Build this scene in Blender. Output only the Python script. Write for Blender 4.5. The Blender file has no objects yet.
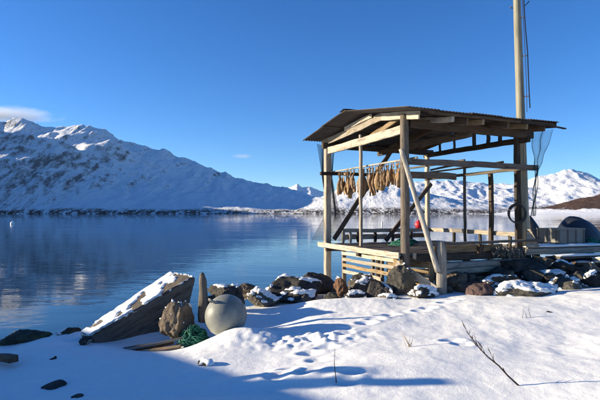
import bpy, math, random
import numpy as np
from mathutils import Vector, Matrix, noise as mnoise

random.seed(7); RNG = np.random.default_rng(7)
S = bpy.context.scene; COL = S.collection
R = math.radians

# ------------------------------------------------------------------ camera
EYE = 3.2                       # eye height above the fjord water (z = 0)
FPX = 480.0                     # focal length in pixels of a 600 px wide picture
PITCH = math.atan(13.5 / FPX)
cam = bpy.data.objects.new('camera', bpy.data.cameras.new('camera'))
COL.objects.link(cam); S.camera = cam
cam.location = (0, 0, EYE); cam.rotation_euler = (math.pi/2 + PITCH, 0, 0)
cam.data.sensor_width = 36; cam.data.lens = 36 * FPX / 600
cam.data.clip_start = 0.05; cam.data.clip_end = 40000

# ------------------------------------------------------------------ sky, sun, exposure
SUN_AZ, SUN_EL = R(-86), R(13.5)
W = bpy.data.worlds.new("World"); S.world = W; W.use_nodes = True
nt = W.node_tree
sky = nt.nodes.new('ShaderNodeTexSky'); sky.sky_type = 'NISHITA'; sky.sun_disc = False
sky.sun_elevation = SUN_EL; sky.sun_rotation = SUN_AZ
sky.altitude = 1500; sky.air_density = 1.0; sky.dust_density = 0.0; sky.ozone_density = 4.5
hs = nt.nodes.new('ShaderNodeHueSaturation'); hs.inputs['Saturation'].default_value = 1.15; hs.inputs['Hue'].default_value = .509   # deep arctic blue over the whole sky
nt.links.new(sky.outputs[0], hs.inputs['Color']); nt.links.new(hs.outputs[0], nt.nodes['Background'].inputs[0])
nt.nodes['Background'].inputs[1].default_value = 0.078
sl = bpy.data.lights.new('sun', 'SUN'); sl.energy = 4.0; sl.angle = R(0.53); sl.color = (1.0, 0.86, 0.63)
so = bpy.data.objects.new('sun', sl); COL.objects.link(so)
SD = Vector((math.sin(SUN_AZ)*math.cos(SUN_EL), math.cos(SUN_AZ)*math.cos(SUN_EL), math.sin(SUN_EL)))
so.rotation_euler = SD.to_track_quat('Z', 'Y').to_euler(); so.location = (-30, 0, 30)
vs = S.view_settings
vs.view_transform = 'Standard'; vs.look = 'None'; vs.gamma = 1; vs.use_curve_mapping = False
vs.exposure = 1.46

# ------------------------------------------------------------------ helpers
def at(px, py, d):
    """world point seen at a pixel of the 600x400 picture at ground distance d (used to survey the place)"""
    x = (px-300)/FPX; z = (200-py)/FPX
    c, s = math.cos(PITCH), math.sin(PITCH)
    fy = c - z*s; fz = s + z*c
    k = d/fy
    return Vector((x*k, d, EYE + fz*k))

def tag(o, label=None, cat=None, group=None, kind=None):
    if label: o['label'] = label
    if cat: o['category'] = cat
    if group: o['group'] = group
    if kind: o['kind'] = kind
    return o

def link(name, me, mat=None, parent=None, mw=None):
    if mat is not None:
        me.materials.clear(); me.materials.append(mat)
    o = bpy.data.objects.new(name, me); COL.objects.link(o)
    if parent is not None: o.parent = parent
    if mw is not None: o.matrix_local = mw
    return o

def mesh(name, v, f, smooth=False):
    me = bpy.data.meshes.new(name)
    me.from_pydata([tuple(p) for p in v], [], f)
    me.update()
    if smooth: me.shade_smooth()
    return me

def empty(name, loc, rz=0):
    o = bpy.data.objects.new(name, None); COL.objects.link(o)
    o.location = loc; o.rotation_euler = (0, 0, rz); o.empty_display_size = 0.2
    return o

# numpy gradient noise
_P = RNG.permutation(512).astype(np.int64)
_G = np.array([(math.cos(a), math.sin(a)) for a in np.linspace(0, 2*math.pi, 32, endpoint=False)])
def perlin(x, y, seed=0):
    xi = np.floor(x).astype(np.int64); yi = np.floor(y).astype(np.int64)
    xf = x-xi; yf = y-yi
    u = xf*xf*xf*(xf*(xf*6-15)+10); v = yf*yf*yf*(yf*(yf*6-15)+10)
    def g(ix, iy, dx, dy):
        h = _P[(_P[(ix+seed*57) & 511] + iy + seed*131) & 511] & 31
        return _G[h, 0]*dx + _G[h, 1]*dy
    a = g(xi, yi, xf, yf); b = g(xi+1, yi, xf-1, yf)
    c = g(xi, yi+1, xf, yf-1); d = g(xi+1, yi+1, xf-1, yf-1)
    return (a*(1-u)+b*u)*(1-v) + (c*(1-u)+d*u)*v
def fbm(x, y, o=5, seed=0, gain=.5):
    t = 0; a = 1
    for i in range(o):
        t = t + a*perlin(x, y, seed+i); x = x*2.03+7.1; y = y*2.03+3.7; a *= gain
    return t
def ridged(x, y, o=5, seed=0, gain=.5):
    t = 0; a = 1
    for i in range(o):
        t = t + a*(1-2*np.abs(perlin(x, y, seed+i))); x = x*2.07+7.1; y = y*2.07+3.7; a *= gain
    return t
def sstep(a, b, x):
    t = np.clip((x-a)/(b-a), 0, 1); return t*t*(3-2*t)

def grid_mesh(name, xs, ys, Z):
    ny, nx = Z.shape
    X, Y = np.meshgrid(xs, ys)
    co = np.stack([X, Y, Z], -1).reshape(-1, 3).astype(np.float32)
    i = np.arange(nx*ny).reshape(ny, nx)
    q = np.stack([i[:-1, :-1], i[:-1, 1:], i[1:, 1:], i[1:, :-1]], -1).reshape(-1, 4)
    me = bpy.data.meshes.new(name)
    me.vertices.add(nx*ny); me.vertices.foreach_set('co', co.ravel())
    me.loops.add(q.size); me.loops.foreach_set('vertex_index', q.ravel().astype(np.int32))
    me.polygons.add(len(q)); me.polygons.foreach_set('loop_start', np.arange(0, q.size, 4, dtype=np.int32))
    me.update(calc_edges=True); me.shade_smooth()
    return me

import bmesh
def ico(sub):
    bm = bmesh.new(); bmesh.ops.create_icosphere(bm, subdivisions=sub, radius=1)
    v = np.array([x.co[:] for x in bm.verts]); f = [tuple(q.index for q in p.verts) for p in bm.faces]; bm.free()
    return v, f
ICO4 = ico(4); ICO5 = ico(5); ICO3 = ico(3)

# ------------------------------------------------------------------ materials
class NB:
    def __init__(s, name):
        s.m = bpy.data.materials.new(name); s.m.use_nodes = True
        s.t = s.m.node_tree; s.b = s.t.nodes['Principled BSDF']; s.out = s.t.nodes['Material Output']
    def n(s, t, **k):
        o = s.t.nodes.new(t)
        for a, v in k.items():
            if a in o.bl_rna.properties: setattr(o, a, v)
            else: o.inputs[a.replace('_', ' ')].default_value = v
        return o
    def l(s, a, b): s.t.links.new(a, b)
    def coord(s, scale=(1, 1, 1), kind='Object', vec=None):
        m = s.n('ShaderNodeMapping')
        if vec is None: vec = s.n('ShaderNodeTexCoord').outputs[kind]
        s.l(vec, m.inputs[0]); m.inputs['Scale'].default_value = scale
        return m.outputs[0]
    def noise(s, vec, scale, detail=6, rough=.55, dist=0):
        o = s.n('ShaderNodeTexNoise'); s.l(vec, o.inputs['Vector'])
        o.inputs['Scale'].default_value = scale; o.inputs['Detail'].default_value = detail
        o.inputs['Roughness'].default_value = rough; o.inputs['Distortion'].default_value = dist
        return o.outputs['Fac']
    def ramp(s, fac, stops, interp='LINEAR'):
        o = s.n('ShaderNodeValToRGB'); s.l(fac, o.inputs[0]); cr = o.color_ramp; cr.interpolation = interp
        while len(cr.elements) < len(stops): cr.elements.new(.5)
        for e, (p, c) in zip(cr.elements, stops):
            e.position = p; e.color = (c, c, c, 1) if not hasattr(c, '__len__') else (*c, 1)
        return o.outputs[0]
    def mix(s, f, a, b, blend='MIX'):
        o = s.n('ShaderNodeMix', data_type='RGBA', blend_type=blend)
        for v, i in ((f, 0), (a, 6), (b, 7)):
            if hasattr(v, 'is_linked'): s.l(v, o.inputs[i])
            elif i == 0: o.inputs[0].default_value = v
            else: o.inputs[i].default_value = (*v, 1) if len(v) == 3 else v
        return o.outputs[2]
    def math(s, op, a, b=None):
        o = s.n('ShaderNodeMath', operation=op)
        for i, v in enumerate((a, b)):
            if v is None: continue
            if hasattr(v, 'is_linked'): s.l(v, o.inputs[i])
            else: o.inputs[i].default_value = v
        return o.outputs[0]
    def maprange(s, v, a, b, c=0, d=1):
        o = s.n('ShaderNodeMapRange'); s.l(v, o.inputs[0])
        for i, q in zip((1, 2, 3, 4), (a, b, c, d)): o.inputs[i].default_value = q
        return o.outputs[0]
    def bump(s, h, dist=.01, strength=1.0, prev=None):
        o = s.n('ShaderNodeBump'); s.l(h, o.inputs['Height'])
        o.inputs['Distance'].default_value = dist; o.inputs['Strength'].default_value = strength
        if prev is not None: s.l(prev, o.inputs['Normal'])
        return o.outputs[0]
    def fin(s, color=None, rough=.8, normal=None, spec=.3):
        if color is not None:
            if hasattr(color, 'is_linked'): s.l(color, s.b.inputs['Base Color'])
            else: s.b.inputs['Base Color'].default_value = (*color, 1)
        if hasattr(rough, 'is_linked'): s.l(rough, s.b.inputs['Roughness'])
        else: s.b.inputs['Roughness'].default_value = rough
        s.b.inputs['Specular IOR Level'].default_value = spec
        if normal is not None: s.l(normal, s.b.inputs['Normal'])
        return s.m
    def rnd(s): return s.n('ShaderNodeObjectInfo').outputs['Random']

def m_snow(name, bumpd=.012, tint=(.89, .885, .85)):
    b = NB(name); c = b.coord()
    n1 = b.noise(c, 9, 8, .66); n2 = b.noise(c, 120, 5, .65)
    col = b.mix(b.ramp(n1, [(.3, .0), (.75, 1.)]), tuple(x*.93 for x in tint), tint)
    h = b.bump(n2, bumpd*.3, 1.0, b.bump(n1, bumpd*.9))
    m = b.fin(col, .62, h, .25)
    return m

def m_wood(name, ca, cb, cc, rough=.78, snow=0.0):
    b = NB(name); r = b.rnd()
    tc = b.n('ShaderNodeTexCoord').outputs['Object']
    add = b.n('ShaderNodeVectorMath', operation='ADD'); b.l(tc, add.inputs[0])
    cx = b.n('ShaderNodeCombineXYZ'); k = b.math('MULTIPLY', r, 37.0)
    for i in range(3): b.l(k, cx.inputs[i])
    b.l(cx.outputs[0], add.inputs[1])
    g = b.noise(b.coord((1.6, 26, 26), vec=add.outputs[0]), 1.6, 7, .6, .6)
    st = b.noise(b.coord((.9, 3, 3), vec=add.outputs[0]), 1.7, 5, .6)
    fine = b.noise(b.coord((6, 110, 110), vec=add.outputs[0]), 1.3, 3, .6)
    col = b.mix(b.ramp(g, [(.3, 0.), (.7, 1.)]), ca, cb)
    col = b.mix(b.ramp(st, [(.42, 0.), (.72, 1.)]), col, cc)
    stn = b.noise(b.coord((1.3, 7, 7), vec=add.outputs[0]), 2.2, 8, .7, .8)
    col = b.mix(b.math('MULTIPLY', b.ramp(stn, [(.48, 0.), (.66, 1.)]), .72), col, tuple(x*.42 for x in ca))
    wsh = b.noise(b.coord((2.2, 12, 12), vec=add.outputs[0]), 1.5, 6, .65)
    col = b.mix(b.math('MULTIPLY', b.ramp(wsh, [(.55, 0.), (.75, 1.)]), .5), col, tuple(.5*(x+max(cb)) for x in cb))
    kn = b.n('ShaderNodeTexVoronoi'); b.l(b.coord((1.1, 6, 6), vec=add.outputs[0]), kn.inputs['Vector']); kn.inputs['Scale'].default_value = 1.3
    kf = b.ramp(kn.outputs['Distance'], [(.06, 1.), (.13, 0.)])
    col = b.mix(b.math('MULTIPLY', kf, .75), col, tuple(x*.3 for x in ca))
    ck = b.ramp(g, [(.30, 1.), (.36, 0.)])
    col = b.mix(b.math('MULTIPLY', ck, .7), col, tuple(x*.22 for x in ca))
    hsv = b.n('ShaderNodeHueSaturation'); b.l(col, hsv.inputs['Color'])
    b.l(b.maprange(r, 0, 1, .72, 1.2), hsv.inputs['Value'])
    h = b.bump(fine, .002, .7, b.bump(g, .008))
    return b.fin(hsv.outputs[0], rough, h, .25)

def m_rock(name, ca, cb, cc, lichen=None):
    b = NB(name); c = b.coord(); r = b.rnd()
    n1 = b.noise(c, 2.3, 9, .65, .4); n2 = b.noise(c, 14, 8, .7); n3 = b.noise(c, 55, 4, .6)
    col = b.mix(b.ramp(n1, [(.33, 0.), (.66, 1.)]), ca, cb)
    col = b.mix(b.ramp(n2, [(.45, 0.), (.72, 1.)]), col, cc)
    v = b.n('ShaderNodeTexVoronoi', feature='DISTANCE_TO_EDGE'); b.l(b.coord((1, 1, 1.6)), v.inputs['Vector']); v.inputs['Scale'].default_value = 2.1
    crack = b.ramp(v.outputs['Distance'], [(.0, 1.), (.035, 0.)])
    col = b.mix(b.math('MULTIPLY', crack, .35), col, tuple(x*.3 for x in ca))
    if lichen:
        lf = b.ramp(b.noise(c, 5, 8, .7), [(.56, 0.), (.64, 1.)])
        col = b.mix(b.math('MULTIPLY', lf, .7), col, lichen)
    hsv = b.n('ShaderNodeHueSaturation'); b.l(col, hsv.inputs['Color']); b.l(b.maprange(r, 0, 1, .75, 1.15), hsv.inputs['Value'])
    h = b.bump(n3, .006, .8, b.bump(n2, .03, .9))
    return b.fin(hsv.outputs[0], b.maprange(n2, .3, .7, .6, .92), h, .3)

def m_plain(name, ca, cb, scale=6, rough=.6, bumpd=.004, spec=.4, metal=0):
    b = NB(name); c = b.coord()
    n = b.noise(c, scale, 8, .65)
    col = b.mix(b.ramp(n, [(.3, 0.), (.7, 1.)]), ca, cb)
    b.b.inputs['Metallic'].default_value = metal
    return b.fin(col, rough, b.bump(b.noise(c, scale*6, 5, .6), bumpd), spec)

def m_mountain(name, rock, rock2, veg, veg_top, rock_amt, veg_amt=.5, front=False):
    b = NB(name)
    geo = b.n('ShaderNodeNewGeometry'); pos = geo.outputs['Position']
    sx = b.n('ShaderNodeSeparateXYZ'); b.l(pos, sx.inputs[0]); z = sx.outputs[2]
    nx = b.n('ShaderNodeSeparateXYZ'); b.l(geo.outputs['Normal'], nx.inputs[0]); slope = nx.outputs[2]
    big = b.noise(b.coord((1, 1, 1), vec=pos), .0032, 8, .62, .3)
    mid = b.noise(b.coord((1.5, .42, .6), vec=pos), .012, 9, .66, .5)
    fine = b.noise(b.coord((1.3, .6, 1.0), vec=pos), .045, 7, .68)
    # bare rock where it is steep and where wind strips it
    rk = b.math('ADD', b.math('MULTIPLY', b.math('SUBTRACT', 1.0, slope), 1.6), b.math('MULTIPLY', big, .55))
    rk = b.math('ADD', rk, b.math('MULTIPLY', b.math('SUBTRACT', mid, .5), 1.5))
    rk = b.math('ADD', rk, b.math('MULTIPLY', b.math('SUBTRACT', fine, .5), 1.0))
    if front:
        wy = b.maprange(sx.outputs[1], 4150, 3700); wx_ = b.maprange(sx.outputs[0], -900, -1700)
        rk = b.math('ADD', rk, b.math('MULTIPLY', b.math('MULTIPLY', wy, wx_), .17))
    rf = b.math('MULTIPLY', b.maprange(rk, 1.10-rock_amt, 1.46-rock_amt), .88)
    # birch wood on the low slopes
    vz = b.math('ADD', z, b.math('MULTIPLY', b.math('SUBTRACT', big, .5), veg_top*1.6))
    vf = b.maprange(vz, veg_top, veg_top*.55)
    vn = b.maprange(b.math('ADD', mid, b.math('MULTIPLY', b.math('SUBTRACT', fine, .5), 1.2)), .58-veg_amt*.25, .70-veg_amt*.25)
    vf = b.math('MULTIPLY', vf, vn)
    snow = b.mix(b.ramp(mid, [(.3, 0.), (.7, 1.)]), (.76, .77, .79), (.86, .87, .88))
    col = b.mix(rf, snow, b.mix(b.ramp(fine, [(.35, 0.), (.65, 1.)]), rock, rock2))
    col = b.mix(vf, col, veg)
    h = b.bump(fine, 14, .8, b.bump(mid, 30, .8))
    return b.fin(col, .85, h, .1)

M = {}
M['snow'] = m_snow('snow')
M['snow_fine'] = m_snow('snow_patch', .008)
M['wood_pale'] = m_wood('pale_weathered_wood', (.27, .225, .168), (.48, .41, .315), (.34, .31, .27))
M['wood_grey'] = m_wood('grey_weathered_wood', (.085, .066, .05), (.19, .155, .122), (.15, .137, .117))
M['wood_brown'] = m_wood('brown_wood', (.055, .034, .021), (.125, .083, .052), (.10, .082, .065))
M['wood_dark'] = m_wood('dark_wood', (.022, .016, .012), (.05, .038, .03), (.07, .06, .05))
M['driftwood'] = m_wood('bleached_driftwood', (.23, .205, .17), (.43, .39, .33), (.31, .29, .255))
M['stump'] = m_wood('rotten_stump_wood', (.07, .055, .042), (.21, .175, .135), (.16, .14, .115))
M['slab'] = m_wood('weathered_slab_wood', (.060, .046, .034), (.14, .112, .084), (.11, .098, .085))
M['tan'] = m_wood('tan_boards', (.22, .145, .07), (.38, .27, .145), (.28, .21, .13))
M['rock_dark'] = m_rock('dark_rock', (.016, .014, .013), (.052, .046, .041), (.09, .079, .067))
M['rock_grey'] = m_rock('grey_green_rock', (.036, .034, .028), (.10, .092, .076), (.155, .137, .112), (.10, .095, .055))
M['rock_orange'] = m_rock('rusty_rock', (.10, .045, .022), (.22, .11, .055), (.15, .09, .058))
M['rock_red'] = m_rock('reddish_rock', (.06, .034, .03), (.14, .09, .082), (.11, .078, .072))
M['rock_tan'] = m_rock('tan_rock', (.09, .065, .042), (.21, .16, .108), (.15, .118, .086))
M['rock_moss'] = m_rock('mossy_rock', (.022, .022, .018), (.06, .058, .04), (.08, .075, .05), (.09, .095, .03))
M['concrete'] = m_rock('old_concrete', (.05, .043, .035), (.105, .09, .075), (.15, .132, .11))
M['buoy'] = m_plain('grey_green_plastic', (.11, .115, .10), (.27, .27, .235), 3.4, .5, .002, .35)
M['rope'] = m_plain('green_rope', (.008, .07, .048), (.03, .20, .135), 24, .7, .004, .3)
M['net'] = m_plain('grey_net', (.035, .035, .036), (.07, .068, .066), 9, .8, .001, .2)
M['net_blue'] = m_plain('teal_net', (.012, .04, .05), (.03, .08, .09), 9, .8, .001, .2)
M['roof'] = m_plain('corrugated_sheet', (.055, .055, .058), (.14, .11, .09), 4, .5, .002, .5, .35)
M['tarp'] = m_plain('dark_tarpaulin', (.012, .017, .028), (.03, .036, .05), 4, .5, .01, .4)
M['tub'] = m_plain('grey_plastic', (.12, .115, .10), (.20, .19, .165), 5, .6, .003, .3)
M['tub_dark'] = m_plain('grey_plastic_rib', (.085, .08, .072), (.13, .125, .11), 5, .6, .003, .3)
M['red'] = m_plain('red_plastic', (.55, .02, .03), (.75, .05, .06), 8, .4, .001, .5)
M['white'] = m_plain('white_plastic', (.75, .75, .72), (.82, .82, .8), 8, .4, .001, .5)
M['black'] = m_plain('black_rubber', (.012, .012, .012), (.03, .03, .03), 20, .55, .001, .4)
M['steel'] = m_plain('rusty_steel', (.09, .06, .045), (.18, .15, .13), 18, .55, .002, .5, .5)
M['twig'] = m_plain('dead_twig', (.035, .022, .014), (.09, .06, .04), 30, .8, .001, .2)
M['straw'] = m_plain('dry_grass', (.25, .17, .09), (.42, .31, .18), 30, .8, .001, .2)
M['kelp'] = m_plain('frosted_kelp', (.06, .055, .04), (.30, .29, .26), 14, .8, .002, .2)

def m_fish():
    b = NB('dried_fish'); c = b.coord(); r = b.rnd()
    n = b.noise(b.coord((3, 3, 1)), 9, 7, .65); f = b.noise(b.coord((60, 60, 8)), 1, 4, .6)
    warm = b.mix(r, (.075, .038, .020), (.19, .11, .036))
    lite = b.mix(r, (.20, .12, .07), (.37, .215, .082))
    col = b.mix(b.ramp(n, [(.35, 0.), (.68, 1.)]), warm, lite)
    col = b.mix(b.math('MULTIPLY', b.ramp(f, [(.5, 0.), (.75, 1.)]), .45), col, (.07, .035, .02))
    return b.fin(col, .5, b.bump(f, .003, .8, b.bump(n, .012)), .4)
M['fish'] = m_fish()

def m_pole():
    b = NB('pole_wood'); c = b.coord((30, 30, .6))
    g = b.noise(c, 1, 6, .6, .3); st = b.noise(b.coord((4, 4, 1.1)), 1, 6, .65)
    col = b.mix(b.ramp(g, [(.35, 0.), (.7, 1.)]), (.15, .138, .10), (.34, .318, .24))
    col = b.mix(b.ramp(st, [(.5, 0.), (.75, 1.)]), col, (.13, .13, .095))
    ck = b.ramp(g, [(.30, 1.), (.36, 0.)])
    col = b.mix(b.math('MULTIPLY', ck, .8), col, (.05, .045, .03))
    return b.fin(col, .75, b.bump(g, .006), .25)
M['pole'] = m_pole()

def m_water():
    b = NB('fjord_water')
    pos = b.n('ShaderNodeNewGeometry').outputs['Position']
    n1 = b.noise(b.coord((.55, 1.5, 1), vec=pos), .8, 4, .55, .4)
    n2 = b.noise(b.coord((.5, 1.2, 1), vec=pos), .13, 4, .5, .5)
    n3 = b.noise(b.coord((1, 3, 1), vec=pos), .012, 3, .5, .5)
    calm = b.ramp(n3, [(.42, .25), (.62, 1.)])
    h1 = b.math('MULTIPLY', b.math('MULTIPLY', n1, .018), calm)
    h2 = b.math('MULTIPLY', n2, .034)
    h = b.bump(b.math('ADD', h1, h2), 1.0, 1.0)
    b.b.inputs['IOR'].default_value = 1.33
    return b.fin((.004, .024, .05), .02, h, .5)
M['water'] = m_water()

# ------------------------------------------------------------------ setting: water
wm = mesh('fjord_water', [(-9500, -300, 0), (9500, -300, 0), (9500, 9500, 0), (-9500, 9500, 0)], [(0, 1, 2, 3)])
tag(link('fjord_water', wm, M['water']), kind='structure')

# ------------------------------------------------------------------ setting: mountains across the fjord
def interp(x, pts):
    p = np.array(pts, float); return np.interp(x, p[:, 0], p[:, 1])
def smax(a, b, k):
    h = np.clip(.5+.5*(a-b)/k, 0, 1); return b*(1-h)+a*h + k*h*(1-h)

def mountain_left():
    xs = np.linspace(-6200, 1500, 540); ys = np.linspace(1700, 6900, 340)
    X, Y = np.meshgrid(xs, ys)
    wx = X + 70*fbm(X/900, Y/900, 3, 3)
    hb = interp(wx, [(-6200, 700), (-4600, 950), (-3700, 930), (-3250, 890), (-2875, 850), (-2683, 868), (-2443, 795), (-2300, 832),
                     (-2060, 832), (-1868, 800), (-1725, 715), (-1437, 605), (-958, 450), (-575, 318), (-287, 265), (-48, 220),
                     (192, 150), (575, 70), (958, 5), (1500, -40)])
    yb = 4600 + .12*np.clip(wx+2000, 0, 4000)
    ysh = 3020 + .10*np.clip(wx+1500, 0, 3000) + 40*fbm(X/500, Y*0+2, 3, 8)
    t = np.clip((Y-ysh)/(yb-ysh), -.3, 1)
    prof = np.where(t > 0, .75*t + .25*t**2.0, t*1.5)
    tb = np.clip((Y-yb)/1900, 0, 1)
    back = hb*np.where(Y > yb, 1-tb*1.1, prof)
    hs = interp(wx, [(-6200, 600), (-4200, 960), (-3300, 900), (-2700, 740), (-2440, 655), (-2200, 640), (-1950, 560), (-1780, 470), (-1600, 350), (-1350, 230), (-1100, 150), (-700, 80), (-300, 20), (200, -60)])
    ysd = 3850
    ts = np.clip((Y-ysh)/(ysd-ysh), -.3, 1)
    ps = np.where(ts > 0, .85*ts+.15*ts**2, ts*1.5)
    sh = hs*np.where(Y > ysd, 1-np.clip((Y-ysd)/900, 0, 1)*.95, ps)
    Z = smax(back, sh, 40)
    # unseen headland added past the left edge to shade the mountain slopes
    hd = PROM_H - .56*np.hypot((X-PROM_X), (Y-PROM_Y)*.85)
    Z = smax(Z, hd, 60)
    amp = np.clip(Z/500, 0, 1)
    Z = Z + amp*42*(ridged(wx/620, Y/620, 5, 11)-.75) + np.clip(Z/200, 0, 1)*(14*fbm(X/150, Y/150, 4, 17) + 24*ridged(X/170+.6*fbm(X/400, Y/400, 2, 19), Y/1100, 4, 18))
    sx_ = -1700 - (4500-Y)*.42
    Z = Z + 125*np.exp(-((X+1690+(4150-Y)*.5)/170)**2)*np.exp(-((Y-4150)/190)**2)
    Z = Z - 13 - 60*sstep(150, 500, X)
    Z = np.where((Y < ysh) & (Z < 20), np.minimum(Z, -2), Z)
    return grid_mesh('mountain_left', xs, ys, Z)
PROM_X, PROM_Y, PROM_H = -3800, 3050, 980
M['mtn_left'] = m_mountain('snowy_mountain', (.024, .028, .035), (.06, .064, .074), (.03, .03, .032), 38, .44, .7, True)
tag(link('mountain_left', mountain_left(), M['mtn_left']), kind='structure')

def hill_far():
    xs = np.linspace(-160, 2300, 300); ys = np.linspace(3000, 5200, 200)
    X, Y = np.meshgrid(xs, ys)
    h = interp(X, [(-160, -5), (-100, 8), (0, 52), (110, 100), (220, 132), (330, 168), (520, 200), (700, 190), (900, 150), (1200, 100), (1700, 40), (2300, -10)])
    ysh = 3080 + 50*fbm(X/300, Y*0, 3, 21)
    t = np.clip((Y-ysh)/560, -.2, 1)
    p = np.where(t > 0, .55*t+.45*t**2, t)*np.where(Y > ysh+700, 1-np.clip((Y-ysh-700)/1200, 0, 1), 1)
    Z = h*p + np.clip(h/100, 0, 1)*p*22*(ridged(X/260, Y/260, 4, 23)-.5) + p*6*fbm(X/60, Y/60, 3, 25)
    Z = np.where(Y < ysh, -2, Z-1.5)
    return grid_mesh('hill_far', xs, ys, Z)
M['hill_far'] = m_mountain('sunlit_hill', (.06, .05, .05), (.12, .10, .10), (.055, .042, .036), 46, .10, .75)
tag(link('hill_far', hill_far(), M['hill_far']), kind='structure')

def mountain_right():
    xs = np.linspace(300, 8200, 480); ys = np.linspace(5300, 9000, 230)
    X, Y = np.meshgrid(xs, ys)
    wx = X + 150*fbm(X/1000, Y/1000, 3, 33)
    # heights surveyed at a crest 7 km out
    hb = interp(wx, [(300, 150), (600, 300), (1100, 390), (1500, 400), (1900, 425), (2300, 415), (2700, 400), (3000, 395), (3300, 430), (3550, 500), (3800, 570), (3960, 590), (4130, 560), (4400, 410), (5000, 300), (6500, 380), (8200, 200)])
    ysh = 5400 + 80*fbm(X/700, Y*0, 3, 36)
    yb = 7000 + 0*X
    t = np.clip((Y-ysh)/(yb-ysh), -.2, 1)
    p = np.where(t > 0, .7*t+.3*t**2.5, t)*np.where(Y > yb, 1-np.clip((Y-yb)/1900, 0, 1), 1)
    Z = hb*p
    a = np.clip(Z/250, 0, 1)
    Z = Z + a*60*(ridged(wx/700, Y/700, 5, 38)-.55) + np.clip(Z/100, 0, 1)*14*fbm(X/150, Y/150, 4, 41)
    Z = np.where(Y < ysh, -2, Z-1.5)
    return grid_mesh('mountain_right', xs, ys, Z)
M['mtn_right'] = m_mountain('sunlit_mountain', (.06, .05, .052), (.12, .105, .105), (.05, .042, .038), 110, .24, .7)
tag(link('mountain_right', mountain_right(), M['mtn_right']), kind='structure')

def far_peak():
    xs = np.linspace(-1200, 1400, 120); ys = np.linspace(9100, 11000, 60)
    X, Y = np.meshgrid(xs, ys)
    h = interp(X, [(-1200, 0), (-500, 430), (-330, 520), (-180, 545), (-60, 580), (40, 500), (200, 540), (420, 430), (900, 250), (1400, 0)])
    Z = h*(1-np.clip(np.abs(Y-10000)/900, 0, 1)) + 50*(ridged(X/500, Y/500, 4, 51)-.6)
    Z = np.where((Y < 9150) | (Y > 10950), -2, Z)
    return grid_mesh('far_peak', xs, ys, Z)
tag(link('far_peak', far_peak(), M['mtn_right']), kind='structure')

def hill_right():
    xs = np.linspace(640, 2100, 260); ys = np.linspace(1380, 2150, 140)
    X, Y = np.meshgrid(xs, ys)
    h = interp(X, [(640, -2), (760, 6), (830, 18), (900, 26), (1000, 55), (1150, 85), (1400, 130), (2100, 60)])
    ysh = 1420 + 25*fbm(X/140, Y*0, 3, 61)
    t = np.clip((Y-ysh)/260, 0, 1)
    p = (.45*t+.55*t*t*(3-2*t))*np.where(Y > 1750, 1-np.clip((Y-1750)/380, 0, 1), 1)
    Z = h*p + p*5*fbm(X/60, Y/60, 4, 63)*np.clip(h/20, 0, 1) + p*np.clip(h/30, 0, 1)*2.2*fbm(X/9, Y/9, 2, 65)
    Z = np.where(Y < ysh, -2, Z-1.5)
    return grid_mesh('hill_right', xs, ys, Z)
def m_brown():
    b = NB('brown_wooded_hill'); geo = b.n('ShaderNodeNewGeometry'); pos = geo.outputs['Position']
    sx = b.n('ShaderNodeSeparateXYZ'); b.l(pos, sx.inputs[0])
    n = b.noise(b.coord(vec=pos), .02, 7, .65); f = b.noise(b.coord(vec=pos), .12, 6, .7)
    z = b.math('ADD', sx.outputs[2], b.math('MULTIPLY', b.math('SUBTRACT', n, .5), 50))
    vf = b.maprange(z, 15, 19)
    sp = b.maprange(f, .60, .68)
    vf = b.math('MAXIMUM', vf, b.math('MULTIPLY', sp, .9))
    br = b.mix(b.ramp(f, [(.35, 0.), (.65, 1.)]), (.045, .028, .022), (.11, .068, .05))
    col = b.mix(vf, (.82, .83, .84), br)
    return b.fin(col, .9, b.bump(f, 3.0, 1.0), .1)
tag(link('hill_right', hill_right(), m_brown()), kind='structure')

# ------------------------------------------------------------------ the clear cold air over the fjord
def haze():
    x0, x1, y0, y1, z0, z1 = -9900, 9900, -700, 11600, -60, 1400
    v = [(x, y, z) for z in (z0, z1) for x, y in ((x0, y0), (x1, y0), (x1, y1), (x0, y1))]
    o = link('haze', mesh('haze', v, [(3, 2, 1, 0), (4, 5, 6, 7), (0, 1, 5, 4), (1, 2, 6, 5), (2, 3, 7, 6), (3, 0, 4, 7)]))
    m = bpy.data.materials.new('haze'); m.use_nodes = True; t = m.node_tree
    t.nodes.remove(t.nodes['Principled BSDF'])
    pv = t.nodes.new('ShaderNodeVolumePrincipled'); pv.inputs['Density'].default_value = 6e-6
    pv.inputs['Color'].default_value = (.50, .74, 1, 1); pv.inputs['Anisotropy'].default_value = .2
    t.links.new(pv.outputs[0], t.nodes['Material Output'].inputs['Volume'])
    o.data.materials.append(m); tag(o, kind='stuff')
haze()

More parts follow.
